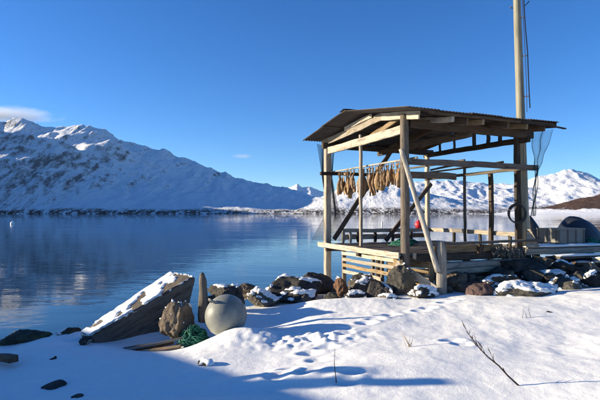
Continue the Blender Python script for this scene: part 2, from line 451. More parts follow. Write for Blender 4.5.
# ------------------------------------------------------------------ two small clouds beyond the mountains
def cloud(loc, size, dens, scale, seed):
    o = link('cloud', mesh('cloud', ICO3[0], ICO3[1], True)); o.location = loc; o.scale = size
    b = NB('cloud'); b.t.nodes.remove(b.b)
    tc = b.n('ShaderNodeTexCoord').outputs['Object']
    ln = b.n('ShaderNodeVectorMath', operation='LENGTH'); b.l(tc, ln.inputs[0])
    m = b.n('ShaderNodeMapping'); b.l(tc, m.inputs[0]); m.inputs['Scale'].default_value = scale; m.inputs['Location'].default_value = (seed, seed, 0)
    n = b.noise(m.outputs[0], 1.0, 5, .6)
    k = b.math('ADD', b.math('SUBTRACT', 1.0, ln.outputs['Value']), b.math('MULTIPLY', b.math('SUBTRACT', n, .5), 1.1))
    d = b.math('MULTIPLY', b.maprange(k, .12, .75), dens)
    pv = b.n('ShaderNodeVolumePrincipled'); b.l(d, pv.inputs['Density']); pv.inputs['Color'].default_value = (.97, .97, .98, 1); pv.inputs['Anisotropy'].default_value = .3
    b.l(pv.outputs[0], b.out.inputs['Volume']); o.data.materials.append(b.m)
    tag(o, kind='stuff')
cloud((-8300, 13000, 2680), (1950, 900, 260), .0017, (3, 2, 1.2), 2.0)
cloud((-1560, 13000, 1560), (330, 300, 75), .0012, (2.5, 2, 1), 5.0)

# ------------------------------------------------------------------ setting: snow covered shore
FOOT = []
def survey_feet():
    path = [(348, 383), (352, 377), (309, 350), (318, 357), (326, 346), (333, 339), (343, 331), (366, 327), (375, 324), (384, 321), (392, 320), (420, 317), (428, 315), (446, 311), (455, 309), (310, 373), (302, 375), (290, 366), (283, 372), (277, 376), (452, 346), (462, 350)]
    for px, py in path:
        d = 1.6*480/(py-213.5)
        p = at(px, py, d); FOOT.append((p.x, p.y, random.uniform(.5, 1)))
survey_feet()
EDGE = [(-40, 8), (-12, 7.6), (-4.5, 7.3), (-3.2, 7.3), (-2.2, 7.35), (-1.3, 8.2), (-.6, 9.2), (.2, 9.6), (1.2, 9.7), (2.2, 9.5), (3.2, 10.2), (4.5, 11.0), (6, 11.6), (9, 12), (40, 15)]
def ground_z(X, Y):
    X = np.asarray(X, float); Y = np.asarray(Y, float)
    z = 1.57 + .050*np.clip(X, -5, 7) + .012*np.clip(-Y, 0, 60)
    z = z + .10*fbm(X/2.6+3, Y/2.6, 2, 71) + .030*fbm(X/1.1, Y/.9, 3, 74) + .008*fbm(X/.26, Y/.34, 3, 78)*(1+1.5*fbm(X/2, Y/2, 2, 79))
    # hollow in front of the buoy and the raised rim beside the driftwood slab
    z = z - .20*sstep(3.2, 4.7, -X)*sstep(4.5, 6.5, Y) - .22*np.exp(-(((X+1.95)/.75)**2 + ((Y-6.95)/.6)**2)) + .16*np.exp(-(((X+.78)/.45)**2 + ((Y-6.45)/.33)**2))
    z = z + .03*np.exp(-(((X+3.0)/.9)**2 + ((Y-6.4)/.6)**2)) - .10*np.exp(-(((X+3.1)/.6)**2 + ((Y-7.1)/.4)**2))
    z = z + .12*np.exp(-(((X-.35)/1.3)**2 + ((Y-8.3)/.45)**2)) - .10*np.exp(-(((X+.55)/.5)**2 + ((Y-7.7)/.8)**2))
    z = z + .10*np.exp(-(((X-4.0)/2.2)**2 + ((Y-7.4)/.9)**2))
    # drifts near the camera that catch the shade
    z = z + .10*np.exp(-(((X+1.0)/1.2)**2 + ((Y-4.05)/.32)**2)) + .07*np.exp(-(((X-.2)/1.0)**2 + ((Y-4.75)/.22)**2))
    z = z + .05*np.exp(-(((X-.1)/.7)**2 + ((Y-6.2)/.3)**2))*fbm(X/.2, Y/.2, 2, 80)*2.0
    for fx, fy, s in FOOT:
        dx = X-fx; dy = Y-fy
        m = (np.abs(dx) < .6) & (np.abs(dy) < .6)
        if m.any():
            r2 = (dx/.12)**2 + (dy/.075)**2
            z = z - np.where(m, s*.042*np.exp(-r2**2.5) - s*.012*np.exp(-((np.sqrt(r2)-1.5)/.45)**2), 0)
    e = np.interp(X, [p[0] for p in EDGE], [p[1] for p in EDGE])
    dd = Y - e + .18*fbm(X/.8, Y/.8, 2, 90)
    drop = np.where(dd > 0, .42*dd*np.clip(dd, 0, 1) + .30*np.clip(dd-.6, 0, 99), 0)
    return np.maximum(z - drop, -1.2)
def gz(x, y): return float(ground_z(np.array([[x]]), np.array([[y]]))[0, 0])

def nonuni(segs):
    out = []
    for a, b, n in segs: out.append(np.linspace(a, b, n, endpoint=False))
    out.append([segs[-1][1]]); return np.concatenate(out)
gx = nonuni([(-120, -20, 30), (-20, -5.5, 70), (-5.5, 7, 680), (7, 14, 90), (14, 120, 40)])
gy = nonuni([(-150, -6, 40), (-6, 2.6, 60), (2.6, 10.5, 500), (10.5, 15, 60), (15, 24, 20)])
GX, GY = np.meshgrid(gx, gy)
tag(link('snow_ground', grid_mesh('snow_ground', gx, gy, ground_z(GX, GY)), M['snow']), kind='structure')

# ------------------------------------------------------------------ builders for timber and stones
def frame_between(p, q):
    p = Vector(p); q = Vector(q); x = (q-p).normalized()
    up = Vector((0, 0, 1)) if abs(x.z) < .95 else Vector((0, 1, 0))
    y = up.cross(x).normalized(); z = x.cross(y)
    m = Matrix((x, y, z)).transposed().to_4x4(); m.translation = p
    return m, (q-p).length

def sweep(prof_fn, n, L, cap=True):
    """loft cross sections along local X; prof_fn(i, s) -> list of (x, y, z)"""
    v = []; f = []
    k = None
    for i in range(n+1):
        ring = prof_fn(i, i/n); k = len(ring); v += ring
    for i in range(n):
        for j in range(k):
            a = i*k+j; b = i*k+(j+1) % k
            f.append((a, b, b+k, a+k))
    if cap:
        f.append(tuple(range(k-1, -1, -1))); f.append(tuple(range(n*k, n*k+k)))
    return v, f

def beam(name, p, q, w, h, mat, parent=None, roll=0, jit=.007, bow=.017):
    m, L = frame_between(p, q); n = max(3, int(L/.22)); c = min(w, h)*.09
    y0, z0 = w/2, h/2
    base = [(-y0+c, -z0), (y0-c, -z0), (y0, -z0+c), (y0, z0-c), (y0-c, z0), (-y0+c, z0), (-y0, z0-c), (-y0, -z0+c)]
    by, bz = random.uniform(-bow, bow), random.uniform(-bow, bow)*.7
    off = [(random.uniform(-jit, jit), random.uniform(-jit, jit)) for _ in range(n+1)]
    sk = random.uniform(-.012, .012)
    def pf(i, s):
        e = 1 - (2*s-1)**2
        return [(s*L + (sk*y/max(y0, .01) if i in (0, n) else 0), y+off[i][0]+by*e, z+off[i][1]+bz*e) for y, z in base]
    v, f = sweep(pf, n, L)
    if roll: m = m @ Matrix.Rotation(roll, 4, 'X')
    return link(name, mesh(name, v, f), mat, parent, m)

def logm(name, p, q, r0, r1, mat, parent=None, sides=12, jit=.05, bow=.02, smooth=True):
    m, L = frame_between(p, q); n = max(4, int(L/.13)); sd = random.uniform(0, 50)
    by, bz = random.uniform(-bow, bow), random.uniform(-bow, bow)
    def pf(i, s):
        e = 1-(2*s-1)**2; r = r0+(r1-r0)*s; ring = []
        for j in range(sides):
            a = 2*math.pi*j/sides
            k = r*(1 + jit*mnoise.noise((math.cos(a)*1.5+sd, math.sin(a)*1.5, s*L*2.2)) + jit*.5*mnoise.noise((math.cos(a)*4, math.sin(a)*4+sd, s*L*6)))
            ring.append((s*L, k*math.cos(a)+by*e, k*math.sin(a)+bz*e))
        return ring
    v, f = sweep(pf, n, L)
    me = mesh(name, v, f)
    if smooth:
        me.shade_smooth()
        for pl in list(me.polygons)[-2:]: pl.use_smooth = False
    return link(name, me, mat, parent, m)

def tube_data(pts, r, sides=5, closed=False):
    pts = [Vector(p) for p in pts]; n = len(pts); v = []; f = []
    rr = r if hasattr(r, '__len__') else [r]*n
    for i, p in enumerate(pts):
        t = (pts[min(i+1, n-1)] - pts[max(i-1, 0)])
        t = t.normalized() if t.length > 1e-9 else Vector((0, 0, 1))
        a = Vector((0, 0, 1)) if abs(t.z) < .9 else Vector((1, 0, 0))
        y = a.cross(t).normalized(); z = t.cross(y)
        for j in range(sides):
            an = 2*math.pi*j/sides
            v.append(p + (y*math.cos(an)+z*math.sin(an))*rr[i])
    for i in range(n-1):
        for j in range(sides):
            a = i*sides+j; b = i*sides+(j+1) % sides
            f.append((a, b, b+sides, a+sides))
    f.append(tuple(range(sides-1, -1, -1))); f.append(tuple(range((n-1)*sides, n*sides)))
    return v, f
class Acc:
    def __init__(s): s.v = []; s.f = []
    def add(s, vf):
        k = len(s.v); s.v += list(vf[0]); s.f += [tuple(i+k for i in q) for q in vf[1]]
        return s
    def build(s, name, mat, parent=None, smooth=True): return link(name, mesh(name, s.v, s.f, smooth), mat, parent)

def vnormals(v, f):
    f = np.array(f); n = np.cross(v[f[:, 1]]-v[f[:, 0]], v[f[:, 2]]-v[f[:, 0]])
    out = np.zeros_like(v)
    for k in range(3): np.add.at(out, f[:, k], n)
    return out/np.maximum(np.linalg.norm(out, axis=1, keepdims=True), 1e-9)
def noise3(v, scale, seed, o=4):
    return np.array([mnoise.fractal(Vector(p)*scale + Vector((seed, seed*1.7, -seed)), .9, 2.1, o) for p in v])

def rock_shape(sx, sy, sz, seed, rough=.16, facets=16, src=ICO4):
    rs = np.random.default_rng(seed)
    v = src[0].copy()
    # cut the ball with random planes to get facets
    for _ in range(facets):
        n = rs.normal(size=3); n /= np.linalg.norm(n); d = rs.uniform(.52, .88)
        s = v @ n - d
        v = v - np.outer(np.where(s > 0, s*.97, 0), n)
    nn = v/np.linalg.norm(v, axis=1, keepdims=True)
    v = v + nn*(rough*noise3(v, 1.1, seed*.37, 3) + rough*.42*noise3(v, 5.0, seed*.91, 5))[:, None]
    v = v - (v.max(0)+v.min(0))/2; v = v/((v.max(0)-v.min(0))/2)
    v = v*np.array([sx, sy, sz])
    return v

def snow_over(v, f, thick, seed, thr=.45, cover=.5, sc=3.0):
    """snow lying on the upward faces: sinks under the surface where it is too steep or blown clear"""
    n = vnormals(v, f)
    k = n[:, 2] + .62*noise3(v, sc, seed, 5) + (cover-.5)
    t = sstep(thr, thr+.22, k)
    return v + n*(t*thick*.6 - (1-t)*.02)[:, None] + np.outer(t*thick*.6*(.6+.8*np.abs(noise3(v, sc*2, seed+3, 3))), (0, 0, 1))

def rock(px, py, d, hw, hh, mat, seed, label, snow=None, name='boulder', cat='rock', group=None, deep=1.0, rz=None, src=ICO5, rough=.17, sit=True):
    c = at(px, py, d); sx = hw*d/FPX; sz = hh*d/FPX
    sy = max(min(sx, sz*1.7), sx*.55)*deep
    v = rock_shape(sx*1.04, sy, sz*1.1, seed, rough, src=src)
    me = mesh(name, v, src[1], True); me.set_sharp_from_angle(angle=.55)
    o = link(name, me, M[mat]); o.location = c
    o.rotation_euler = (0, 0, random.uniform(-.3, .3) if rz is None else rz)
    tag(o, label, cat, group)
    if snow:
        sv = snow_over(v, src[1], snow.get('t', .045), seed*.7, snow.get('thr', .45), snow.get('cover', .5), snow.get('sc', 3.0))
        link('snow_cap', mesh('snow_cap', sv, src[1], True), M['snow_fine'], o)
    return o

# ------------------------------------------------------------------ the fish drying shed
ANG = math.atan2(.39, .92)
P0 = at(405, 213.5, 9.0); FLOOR = EYE - .74
shed = empty('fish_drying_shed', (P0.x, P0.y, FLOOR), ANG)
tag(shed, 'open timber fish drying shed with low gabled corrugated roof on stilts at the shore', 'shed')
GV, GU = 3.26, 3.05           # gable width, length
def E(h): return h + .74      # heights were surveyed from eye level
T = shed
# corner posts: (u, v)
logm('post', (0, 0, E(-1.45)), (0, 0, E(1.86)), .088, .078, M['wood_grey'], T, 14, .12, .015)
beam('post', (0, GV, E(-2.2)), (0, GV, E(1.62)), .15, .14, M['wood_pale'], T)
beam('post', (GU, GV, E(-2.2)), (GU, GV, E(1.62)), .10, .11, M['wood_pale'], T)
beam('post', (0, 1.63, E(-.72)), (0, 1.63, E(1.72)), .055, .07, M['wood_pale'], T)
beam('post', (GU, 1.80, E(-.72)), (GU, 1.80, E(1.3)), .06, .05, M['wood_grey'], T)
beam('post', (GU, .96, E(-.72)), (GU, .96, E(.98)), .085, .09, M['wood_brown'], T)
beam('post', (GU-.02, .16, E(-1.8)), (GU-.02, .16, E(1.66)), .12, .12, M['wood_dark'], T)
for u, v in ((1.5, 0), (1.5, GV), (GU, .5)): logm('stilt', (u, v+.05, E(-2.3)), (u, v+.05, E(-.86)), .08, .075, M['wood_dark'], T)
# tie beams and plates
beam('tie_beam', (-.005, GV+.10, E(1.565)), (-.02, -.06, E(1.585)), .06, .165, M['wood_pale'], T)
beam('tie_beam', (GU, -.12, E(1.57)), (GU, GV+.1, E(1.60)), .07, .12, M['wood_dark'], T)
beam('tie_beam', (1.55, -.06, E(1.60)), (1.55, GV+.1, E(1.60)), .07, .14, M['wood_brown'], T)
beam('wall_plate', (.09, -.03, E(1.71)), (GU+.18, -.06, E(1.69)), .09, .17, M['wood_brown'], T)
beam('wall_plate', (-.14, GV+.02, E(1.70)), (GU+.2, GV+.02, E(1.68)), .09, .14, M['wood_dark'], T)
# roof: ridge along u at v = RV
RV, HR, VF, VN, HF, HN = 1.45, 2.16, 3.72, -.78, 1.845, 1.80
U0, U1 = -.50, 3.12
def roof_h(v): return HR + (HF-HR)*(v-RV)/(VF-RV) if v > RV else HR + (HN-HR)*(v-RV)/(VN-RV)
for u in (0.06, 1.0, 2.0, 2.98):
    pal = M['wood_pale'] if u < .5 else M['wood_brown']
    if u > .5:
        beam('rafter', (u, VF-.18, E(roof_h(VF-.18)-.115)), (u, RV, E(HR-.115)), .05, .13, pal, T)
        beam('rafter', (u, RV, E(HR-.115)), (u, VN+.2, E(roof_h(VN+.2)-.115)), .05, .13, pal, T)
# rough bargeboards nailed on the gable, not quite meeting at the ridge
beam('bargeboard', (0.01, 4.02*.90, E(1.80)), (0.0, .74, E(1.975)), .035, .155, M['wood_pale'], T)
beam('bargeboard', (-.006, .76, E(1.965)), (-.006, -.46, E(1.775)), .035, .15, M['wood_pale'], T)
beam('bargeboard', (-.04, 2.3, E(1.96)), (-.04, 1.1, E(2.05)), .03, .09, M['wood_pale'], T)
beam('gable_brace', (.09, 1.35, E(1.66)), (.09, .1, E(1.93)), .05, .10, M['tan'], T)
for v in (VN+.10, -.20, .45, RV-.10, RV+.12, 2.0, 2.7, VF-.12):
    beam('purlin', (.05, v, E(roof_h(v)-.036)), (U1-.03, v, E(roof_h(v)-.036)), .07, .045, M['wood_dark'] if v != VN+.10 else M['wood_brown'], T)
for u in (.55, 1.25, 2.35): beam('rafter_tail', (u, VN+.08, E(roof_h(VN)-.11)), (u, .25, E(roof_h(.1)-.10)), .07, .10, M['wood_pale'] if u < 1 else M['tan'], T)
# corrugated sheets
def sheet(ua, ub, va, vb, lift):
    nu = int((ub-ua)/.0127); nv = 3; v = []; f = []
    sk = random.uniform(-.03, .03)
    for j in range(nv+1):
        for i in range(nu+1):
            u = ua+(ub-ua)*i/nu; vv = va+(vb-va)*j/nv + sk*(i/nu-.5)
            z = roof_h(va+(vb-va)*j/nv) + lift + .011*math.sin(u/.076*2*math.pi)
            v.append((u, vv, E(z)))
    k = len(v)
    v += [(a, b, c-.003) for a, b, c in v]
    w = nu+1
    for j in range(nv):
        for i in range(nu):
            a = j*w+i; q = (a, a+1, a+w+1, a+w)
            f.append(q); f.append(tuple(x+k for x in reversed(q)))
    bd = [j*w for j in range(nv+1)]; bd = list(range(w)) + [j*w+nu for j in range(1, nv+1)] + [nv*w+i for i in range(nu-1, -1, -1)] + [j*w for j in range(nv-1, 0, -1)]
    for a, b in zip(bd, bd[1:]+bd[:1]): f.append((a+k, b+k, b, a))
    me = mesh('roof_sheet', v, f, True)
    me.set_sharp_from_angle(angle=.8)
    return link('roof_sheet', me, M['roof'], T)
us = np.linspace(U0, U1, 6)
for i in range(5):
    e = random.uniform(-.03, .03)
    a, b = us[i]-(.05 if i else 0), us[i+1]
    lift = .004 if i % 2 else .018
    sheet(a, b, RV-.06, VN+e, lift)
    sheet(a, b, VF+e-.02, 2.5, lift); sheet(a, b, 2.62, RV-.05, lift+.017)
link('ridge_cap', mesh('ridge_cap', [(U0-.02, RV-.2, E(roof_h(RV-.2)+.055)), (U0-.02, RV, E(HR+.065)), (U0-.02, RV+.2, E(roof_h(RV+.2)+.055)), (U1+.02, RV-.2, E(roof_h(RV-.2)+.055)), (U1+.02, RV, E(HR+.065)), (U1+.02, RV+.2, E(roof_h(RV+.2)+.055))], [(0, 1, 4, 3), (1, 2, 5, 4)]), M['roof'], T)
beam('lath', (2.2, VN+.06, E(HN-.055)), (U1+.2, VN+.02, E(HN-.10)), .06, .02, M['wood_dark'], T)
beam('lath', (U1-.02, VN+.05, E(HN-.03)), (U1-.02, .9, E(roof_h(.9)-.06)), .03, .12, M['wood_dark'], T)
for v in (.7, 1.05, 1.5, 2.2, 2.75): beam('gable_stud', (GU+.03, v, E(1.60)), (GU+.03, v, E(roof_h(v)-.06)), .10 if v < 2 else .06, .03, M['wood_dark'], T)
# rails
beam('rail', (-.12, -.07, E(.968)), (GU+.25, -.13, E(.966)), .05, .115, M['wood_grey'], T)
beam('rail', (.02, -.06, E(.722)), (1.16, -.06, E(.72)), .05, .125, M['wood_brown'], T)
beam('rail', (-.24, GV-.08, E(.99)), (GU+.1, GV-.08, E(.99)), .05, .085, M['wood_dark'], T)
beam('rail', (GU-.06, 0, E(.955)), (GU-.06, GV, E(.94)), .05, .07, M['wood_grey'], T)
logm('drying_rod', (.14, -.2, E(1.035)), (.14, GV+.12, E(1.045)), .022, .018, M['driftwood'], T, 8)
logm('drying_rod', (1.3, -.15, E(1.045)), (1.25, GV+.15, E(1.045)), .022, .02, M['wood_grey'], T, 8)
logm('drying_rod', (1.75, .1, E(1.05)), (2.1, 1.9, E(1.05)), .03, .024, M['wood_grey'], T, 8)
logm('drying_rod', (2.25, -.2, E(1.045)), (2.35, GV+.12, E(1.045)), .022, .02, M['wood_brown'], T, 8)
# braces
beam('brace', (.10, GV-.14, E(-.64)), (1.77, GV-.14, E(1.62)), .045, .11, M['wood_brown'], T)
beam('brace', (1.60, GV-.16, E(-.70)), (GU, GV-.16, E(.80)), .045, .11, M['wood_brown'], T)
# deck
nb = 24
for i in range(nb):
    v = .07 + i*(GV-.02)/nb
    beam('deck_plank', (-.13+random.uniform(-.03, .03), v, E(-.762)), (GU+.22+random.uniform(-.05, .05), v, E(-.762)), .118, .036, M[random.choice(['wood_grey', 'wood_grey', 'wood_brown'])], T)
beam('rim_board', (-.165, GV+.22, E(-.775)), (-.165, -.04, E(-.785)), .04, .115, M['wood_pale'], T)
beam('rim_board', (.17, -.10, E(-.585)), (GU+.28, -.12, E(-.565)), .14, .045, M['wood_grey'], T)
beam('joist', (-.10, -.01, E(-.86)), (GU+.1, -.01, E(-.86)), .10, .14, M['wood_dark'], T)  # dark front joist stands in for the shaded gap under the deck
beam('joist', (-.10, GV-.1, E(-.86)), (GU+.1, GV-.1, E(-.86)), .10, .14, M['wood_dark'], T)
beam('joist', (-.10, GV/2, E(-.86)), (GU+.1, GV/2, E(-.86)), .10, .14, M['wood_dark'], T)
beam('apron_board', (.62, -.03, E(-.685)), (2.35, -.03, E(-.68)), .03, .11, M['tan'], T)
for u in (.74, 1.75): beam('bracket', (u, -.07, E(-.80)), (u, -.10, E(-.62)), .12, .04, M['wood_brown'], T)
# kerb around the deck
beam('kerb_rail', (.40, GV-.03, E(-.43)), (GU+.02, GV-.03, E(-.44)), .06, .095, M['wood_pale'], T)
beam('kerb_rail', (GU+.06, GV, E(-.44)), (GU+.10, -.05, E(-.465)), .06, .10, M['wood_pale'], T)
beam('kerb_board', (.46, GV+.05, E(-.60)), (1.75, GV+.05, E(-.61)), .03, .13, M['wood_pale'], T)
beam('kerb_board', (1.95, GV+.05, E(-.61)), (GU, GV+.05, E(-.60)), .03, .12, M['wood_grey'], T)
for u in (.42, .62, .85, 1.35, 1.9, 2.5): beam('kerb_support', (u, GV-.02, E(-.745)), (u, GV-.02, E(-.475)), .07, .05, M['wood_pale'] if u < .7 else M['wood_dark'], T)
for v in (.5, 1.4, 2.3): beam('kerb_support', (GU+.08, v, E(-.745)), (GU+.08, v, E(-.485)), .05, .07, M['wood_dark'], T)
# lattice of slats under the gable side
for k, z in enumerate((-.925, -1.06, -1.20, -1.34)):
    beam('slat', (-.03, 2.48-.03*k, E(z)), (-.03, .33+(.45 if k == 3 else 0), E(z+.02)), .022, .075, M['wood_pale'] if k != 2 else M['tan'], T)
for v, w in ((2.44, .09), (1.17, .06), (.80, .06)): beam('slat_post', (.02, v, E(-1.75)), (.02, v, E(-.85)), w, .06, M['wood_grey'], T)
beam('slat_post', (-.02, .28, E(-1.5)), (-.02, .28, E(-.84)), .04, .15, M['tan'], T)
beam('plank', (-.12, .12, E(-.93)), (.30, -.62, E(-1.40)), .03, .13, M['wood_pale'], T)
# board wall under the deck
for k in range(5):
    beam('wall_board', (.08, .75, E(-1.0-.125*k)), (.60, .06, E(-1.0-.125*k)), .025, .118, M['tan'] if k != 2 else M['wood_pale'], T)
    beam('wall_board', (.70+.02*k, .10, E(-1.0-.125*k)), (3.15-.1*random.random(), .10, E(-1.0-.125*k)), .025, .118, M['tan'] if k != 2 else M['wood_pale'], T)
beam('wall_batten', (.64, .03, E(-1.6)), (.64, .03, E(-.92)), .09, .03, M['tan'], T)
beam('wall_batten', (.15, -.07, E(-.85)), (.15, -.07, E(-.74)), .07, .03, M['wood_pale'], T)
logm('bearer_log', (.78, -.02, E(-1.03)), (3.2, .0, E(-1.00)), .085, .075, M['driftwood'], T)
logm('bearer_log', (.70, -.05, E(-1.20)), (3.05, -.02, E(-1.17)), .080, .07, M['wood_grey'], T)
logm('bearer_log', (.85, -.08, E(-1.35)), (2.8, -.05, E(-1.34)), .075, .07, M['driftwood'], T)
beam('bearer_plank', (.8, -.17, E(-1.12)), (2.1, -.17, E(-1.11)), .05, .10, M['wood_pale'], T)
beam('bearer_plank', (.95, -.16, E(-1.29)), (2.3, -.16, E(-1.26)), .05, .09, M['tan'], T)
# leaning stay and the stout split post in front
q = (shed.location)
def to_local(p): 
    r = Matrix.Rotation(-ANG, 3, 'Z') @ (Vector(p)-Vector((P0.x, P0.y, FLOOR))); return r
logm('stay_pole', to_local(at(401, 149, 8.85)), to_local(at(438, 272, 8.55)), .042, .05, M['driftwood'], T, 10, .04, .012)

# mooring post
mp = at(440.5, 213.5, 8.62); 
def mooring_post():
    n = 26; sides = 18; v = []; f = []
    zb, zt = 1.45, EYE - (240.5-213.5)*8.62/FPX
    for i in range(n+1):
        s = i/n; z = (zt-zb)*s
        for j in range(sides):
            a = 2*math.pi*j/sides; r = .100 - .012*s
            r *= 1+.10*mnoise.noise((math.cos(a)*1.3, math.sin(a)*1.3, s*1.5)) + .05*mnoise.noise((math.cos(a)*5, math.sin(a)*5, s*2))
            if s > .86: r *= 1-.30*(s-.86)/.14
            dz = 0
            if i > n-5: dz = -.07*max(0, math.cos(a-.3))*(i-(n-5))/5
            v.append((r*math.cos(a)+.012*math.sin(s*3), r*math.sin(a), z+dz))
    for i in range(n):
        for j in range(sides):
            a = i*sides+j; b = i*sides+(j+1) % sides; f.append((a, b, b+sides, a+sides))
    f.append(tuple(range(n*sides, (n+1)*sides)))
    # grain runs along local X in the wood materials: stand the mesh up from X
    v = [(z, y, -x) for x, y, z in v]
    f = [tuple(reversed(q)) for q in f]
    o = link('mooring_post', mesh('mooring_post', v, f, True), M['driftwood'])
    o.location = (mp.x, mp.y, zb); o.rotation_euler = (0, -math.pi/2, 0)
    tag(o, 'stout bleached post with split pointed top standing in front of the shed', 'post')
mooring_post()

# ------------------------------------------------------------------ dried fish
def fish_mesh(seed):
    """split and dried: a curved open shell of flesh hung by the tail, ragged at the neck end"""
    rs = random.Random(seed); n = 18; m = 9; v = []; f = []
    L = rs.uniform(.38, .50); bend = rs.uniform(-.05, .05); tw = rs.uniform(-.9, .9); op = rs.uniform(1.5, 2.3)
    W_ = [.010, .013, .018, .026, .034, .042, .049, .054, .058, .060, .061, .060, .058, .056, .054, .052, .050, .046, .040]
    k = 2*m
    for i in range(n+1):
        s = i/n; w = W_[i]*1.06*rs.uniform(.9, 1.1); flat = .55+.2*math.sin(s*4+seed)
        c, sn = math.cos(tw*s), math.sin(tw*s)
        for side in (0, 1):
            for j in range(m):
                t = j/(m-1)*2-1
                if side: t = -t
                a = t*op*(.45+.55*min(1, s*2.2)); r = w*(1 if not side else .72)
                r *= 1+.16*mnoise.noise((seed*3.1+t, s*7, side))
                x = r*math.sin(a); y = -r*math.cos(a)*flat
                z = -.07-s*L - (.05*mnoise.noise((t*3+seed, 0, 1.3)) if s > .8 else 0)*(s-.8)*5
                v.append((x*c-y*sn+bend*math.sin(s*3), x*sn+y*c+.02*math.sin(s*5+seed), z))
    for i in range(n):
        for j in range(k):
            a = i*k+j; b = i*k+(j+1) % k; f.append((a, a+k, b+k, b))
    f.append(tuple(range(k))); f.append(tuple(range((n+1)*k-1, n*k-1, -1)))
    q = len(v)     # tail fin above the knot
    v += [(0, .004, -.085), (-.035, .004, .0), (0, .006, -.015), (.032, .003, .006), (0, -.004, -.085), (-.035, -.002, .0), (0, -.004, -.015), (.032, -.002, .006)]
    f += [(q, q+2, q+1), (q, q+3, q+2), (q+4, q+5, q+6), (q+4, q+6, q+7), (q, q+1, q+5, q+4), (q+1, q+2, q+6, q+5), (q+2, q+3, q+7, q+6), (q+3, q, q+4, q+7)]
    return mesh('dried_fish', v, f, True)
FM = [fish_mesh(i) for i in range(9)]
for m_ in FM: m_.materials.append(M['fish'])
TW = Acc().add(tube_data([(-.02, 0, -.09), (-.016, .0, -.03), (0, .0, .035), (.016, 0, -.03), (.02, 0, -.09)], .005, 5))
tw_me = mesh('twine', TW.v, TW.f, True); tw_me.materials.append(M['straw'])
fv = [3.04-.074*i for i in range(21)] + [1.47-.062*i for i in range(9)] + [.885] + [.80-.062*i for i in range(9)]
ORD = ['outermost', 'second', 'third', 'fourth', 'fifth', 'sixth', 'seventh', 'eighth', 'ninth', 'tenth', 'eleventh', 'twelfth', 'thirteenth', 'fourteenth', 'fifteenth', 'sixteenth', 'seventeenth', 'eighteenth', 'nineteenth', 'twentieth', 'twenty-first']
NR = ['nearest', 'second', 'third', 'fourth', 'fifth', 'sixth', 'seventh', 'eighth', 'ninth']
for i, v in enumerate(fv):
    side = random.choice((-.05, -.02, .03, .06)) if .8 < v else random.choice((-.02, .02))
    p = Matrix.Rotation(ANG, 3, 'Z') @ Vector((.14+side, v, E(1.0)-.005)) + Vector((P0.x, P0.y, FLOOR))
    o = bpy.data.objects.new('dried_fish', FM[i % 9]); COL.objects.link(o); o.location = p
    k = random.uniform(.80, 1.15)
    if v == .885: k = .6
    if v < .81: k *= .85
    o.scale = (k*random.uniform(.9, 1.25), k*1.1, k); o.rotation_euler = (random.uniform(-.08, .08), random.uniform(-.10, .10), random.uniform(-1.6, 1.6)+ANG)
    if i < 21: lab = ORD[i]+' dried fish on the rod, counted from the pale far corner post'
    elif v > .9: lab = ORD[i-21].replace('outermost', 'first')+' dried fish in the middle bunch, counted from the thin pale post'
    elif v > .81: lab = 'smallest dried fish, hanging alone in the gap of the row'
    else: lab = NR[len(fv)-1-i]+' dried fish in the short bunch beside the near corner post'
    tag(o, lab, 'fish', 'fish drying on the rod')
    c = bpy.data.objects.new('twine', tw_me); COL.objects.link(c); c.parent = o

# ------------------------------------------------------------------ nets
def net(name, fn, nu, nv, r, mat, label, thick=()):
    a = Acc()
    for i in range(nu+1): a.add(tube_data([fn(i/nu, j/nv) for j in range(nv+1)], r*(3 if i in thick else 1), 3))
    for j in range(nv+1): a.add(tube_data([fn(i/nu, j/nv) for i in range(nu+1)], r, 3))
    o = a.build(name, M[mat], None, False)
    return tag(o, label, 'net')
A, B, C_, D_ = at(317, 144, 12.2), at(334, 150, 12.6), at(312.5, 240, 11.75), at(345, 241, 12.5)
K1, K2 = at(321, 176, 12.2), at(333, 178, 12.6)
def netL(s, t):
    if t < .35:
        k = t/.35; l = A.lerp(K1, k); r = B.lerp(K2, k)
    else:
        k = (t-.35)/.65; l = K1.lerp(at(327, 212, 12.1), min(1, k*1.7)) if k < .588 else at(327, 212, 12.1).lerp(C_, (k-.588)/.412); r = K2.lerp(D_, k)
    p = l.lerp(r, s); p.x += .02*math.sin(s*9+t*5); p.y += .05*math.sin(s*3.14)*math.sin(t*7)
    return p
net('fishing_net', netL, 34, 100, .0032, 'net', 'fine grey net draped from the far eave down past the pale corner post')
NA, NB_, NK, NE = at(530.5, 132, 10.05), at(552, 130, 9.75), at(535.5, 170, 10.05), at(531.5, 216, 10.05)
def netR(s, t):
    if t < .5:
        k = t/.5; l = NA.lerp(NK, k); r = NB_.lerp(NK+Vector((.05, 0, 0)), k**.8)
    else:
        k = (t-.5)/.5; l = NK.lerp(NE, k); r = (NK+Vector((.05, 0, 0))).lerp(NE+Vector((.06, 0, 0)), k)
    p = l.lerp(r, s); p.y += .05*math.sin(s*11)*(1-.5*t); p.x += .012*math.sin(t*23+s*5)
    return p
net('fishing_net', netR, 34, 90, .0017, 'net_blue', 'dark teal net gathered into a bunch beside the tall pole', (0, 34))

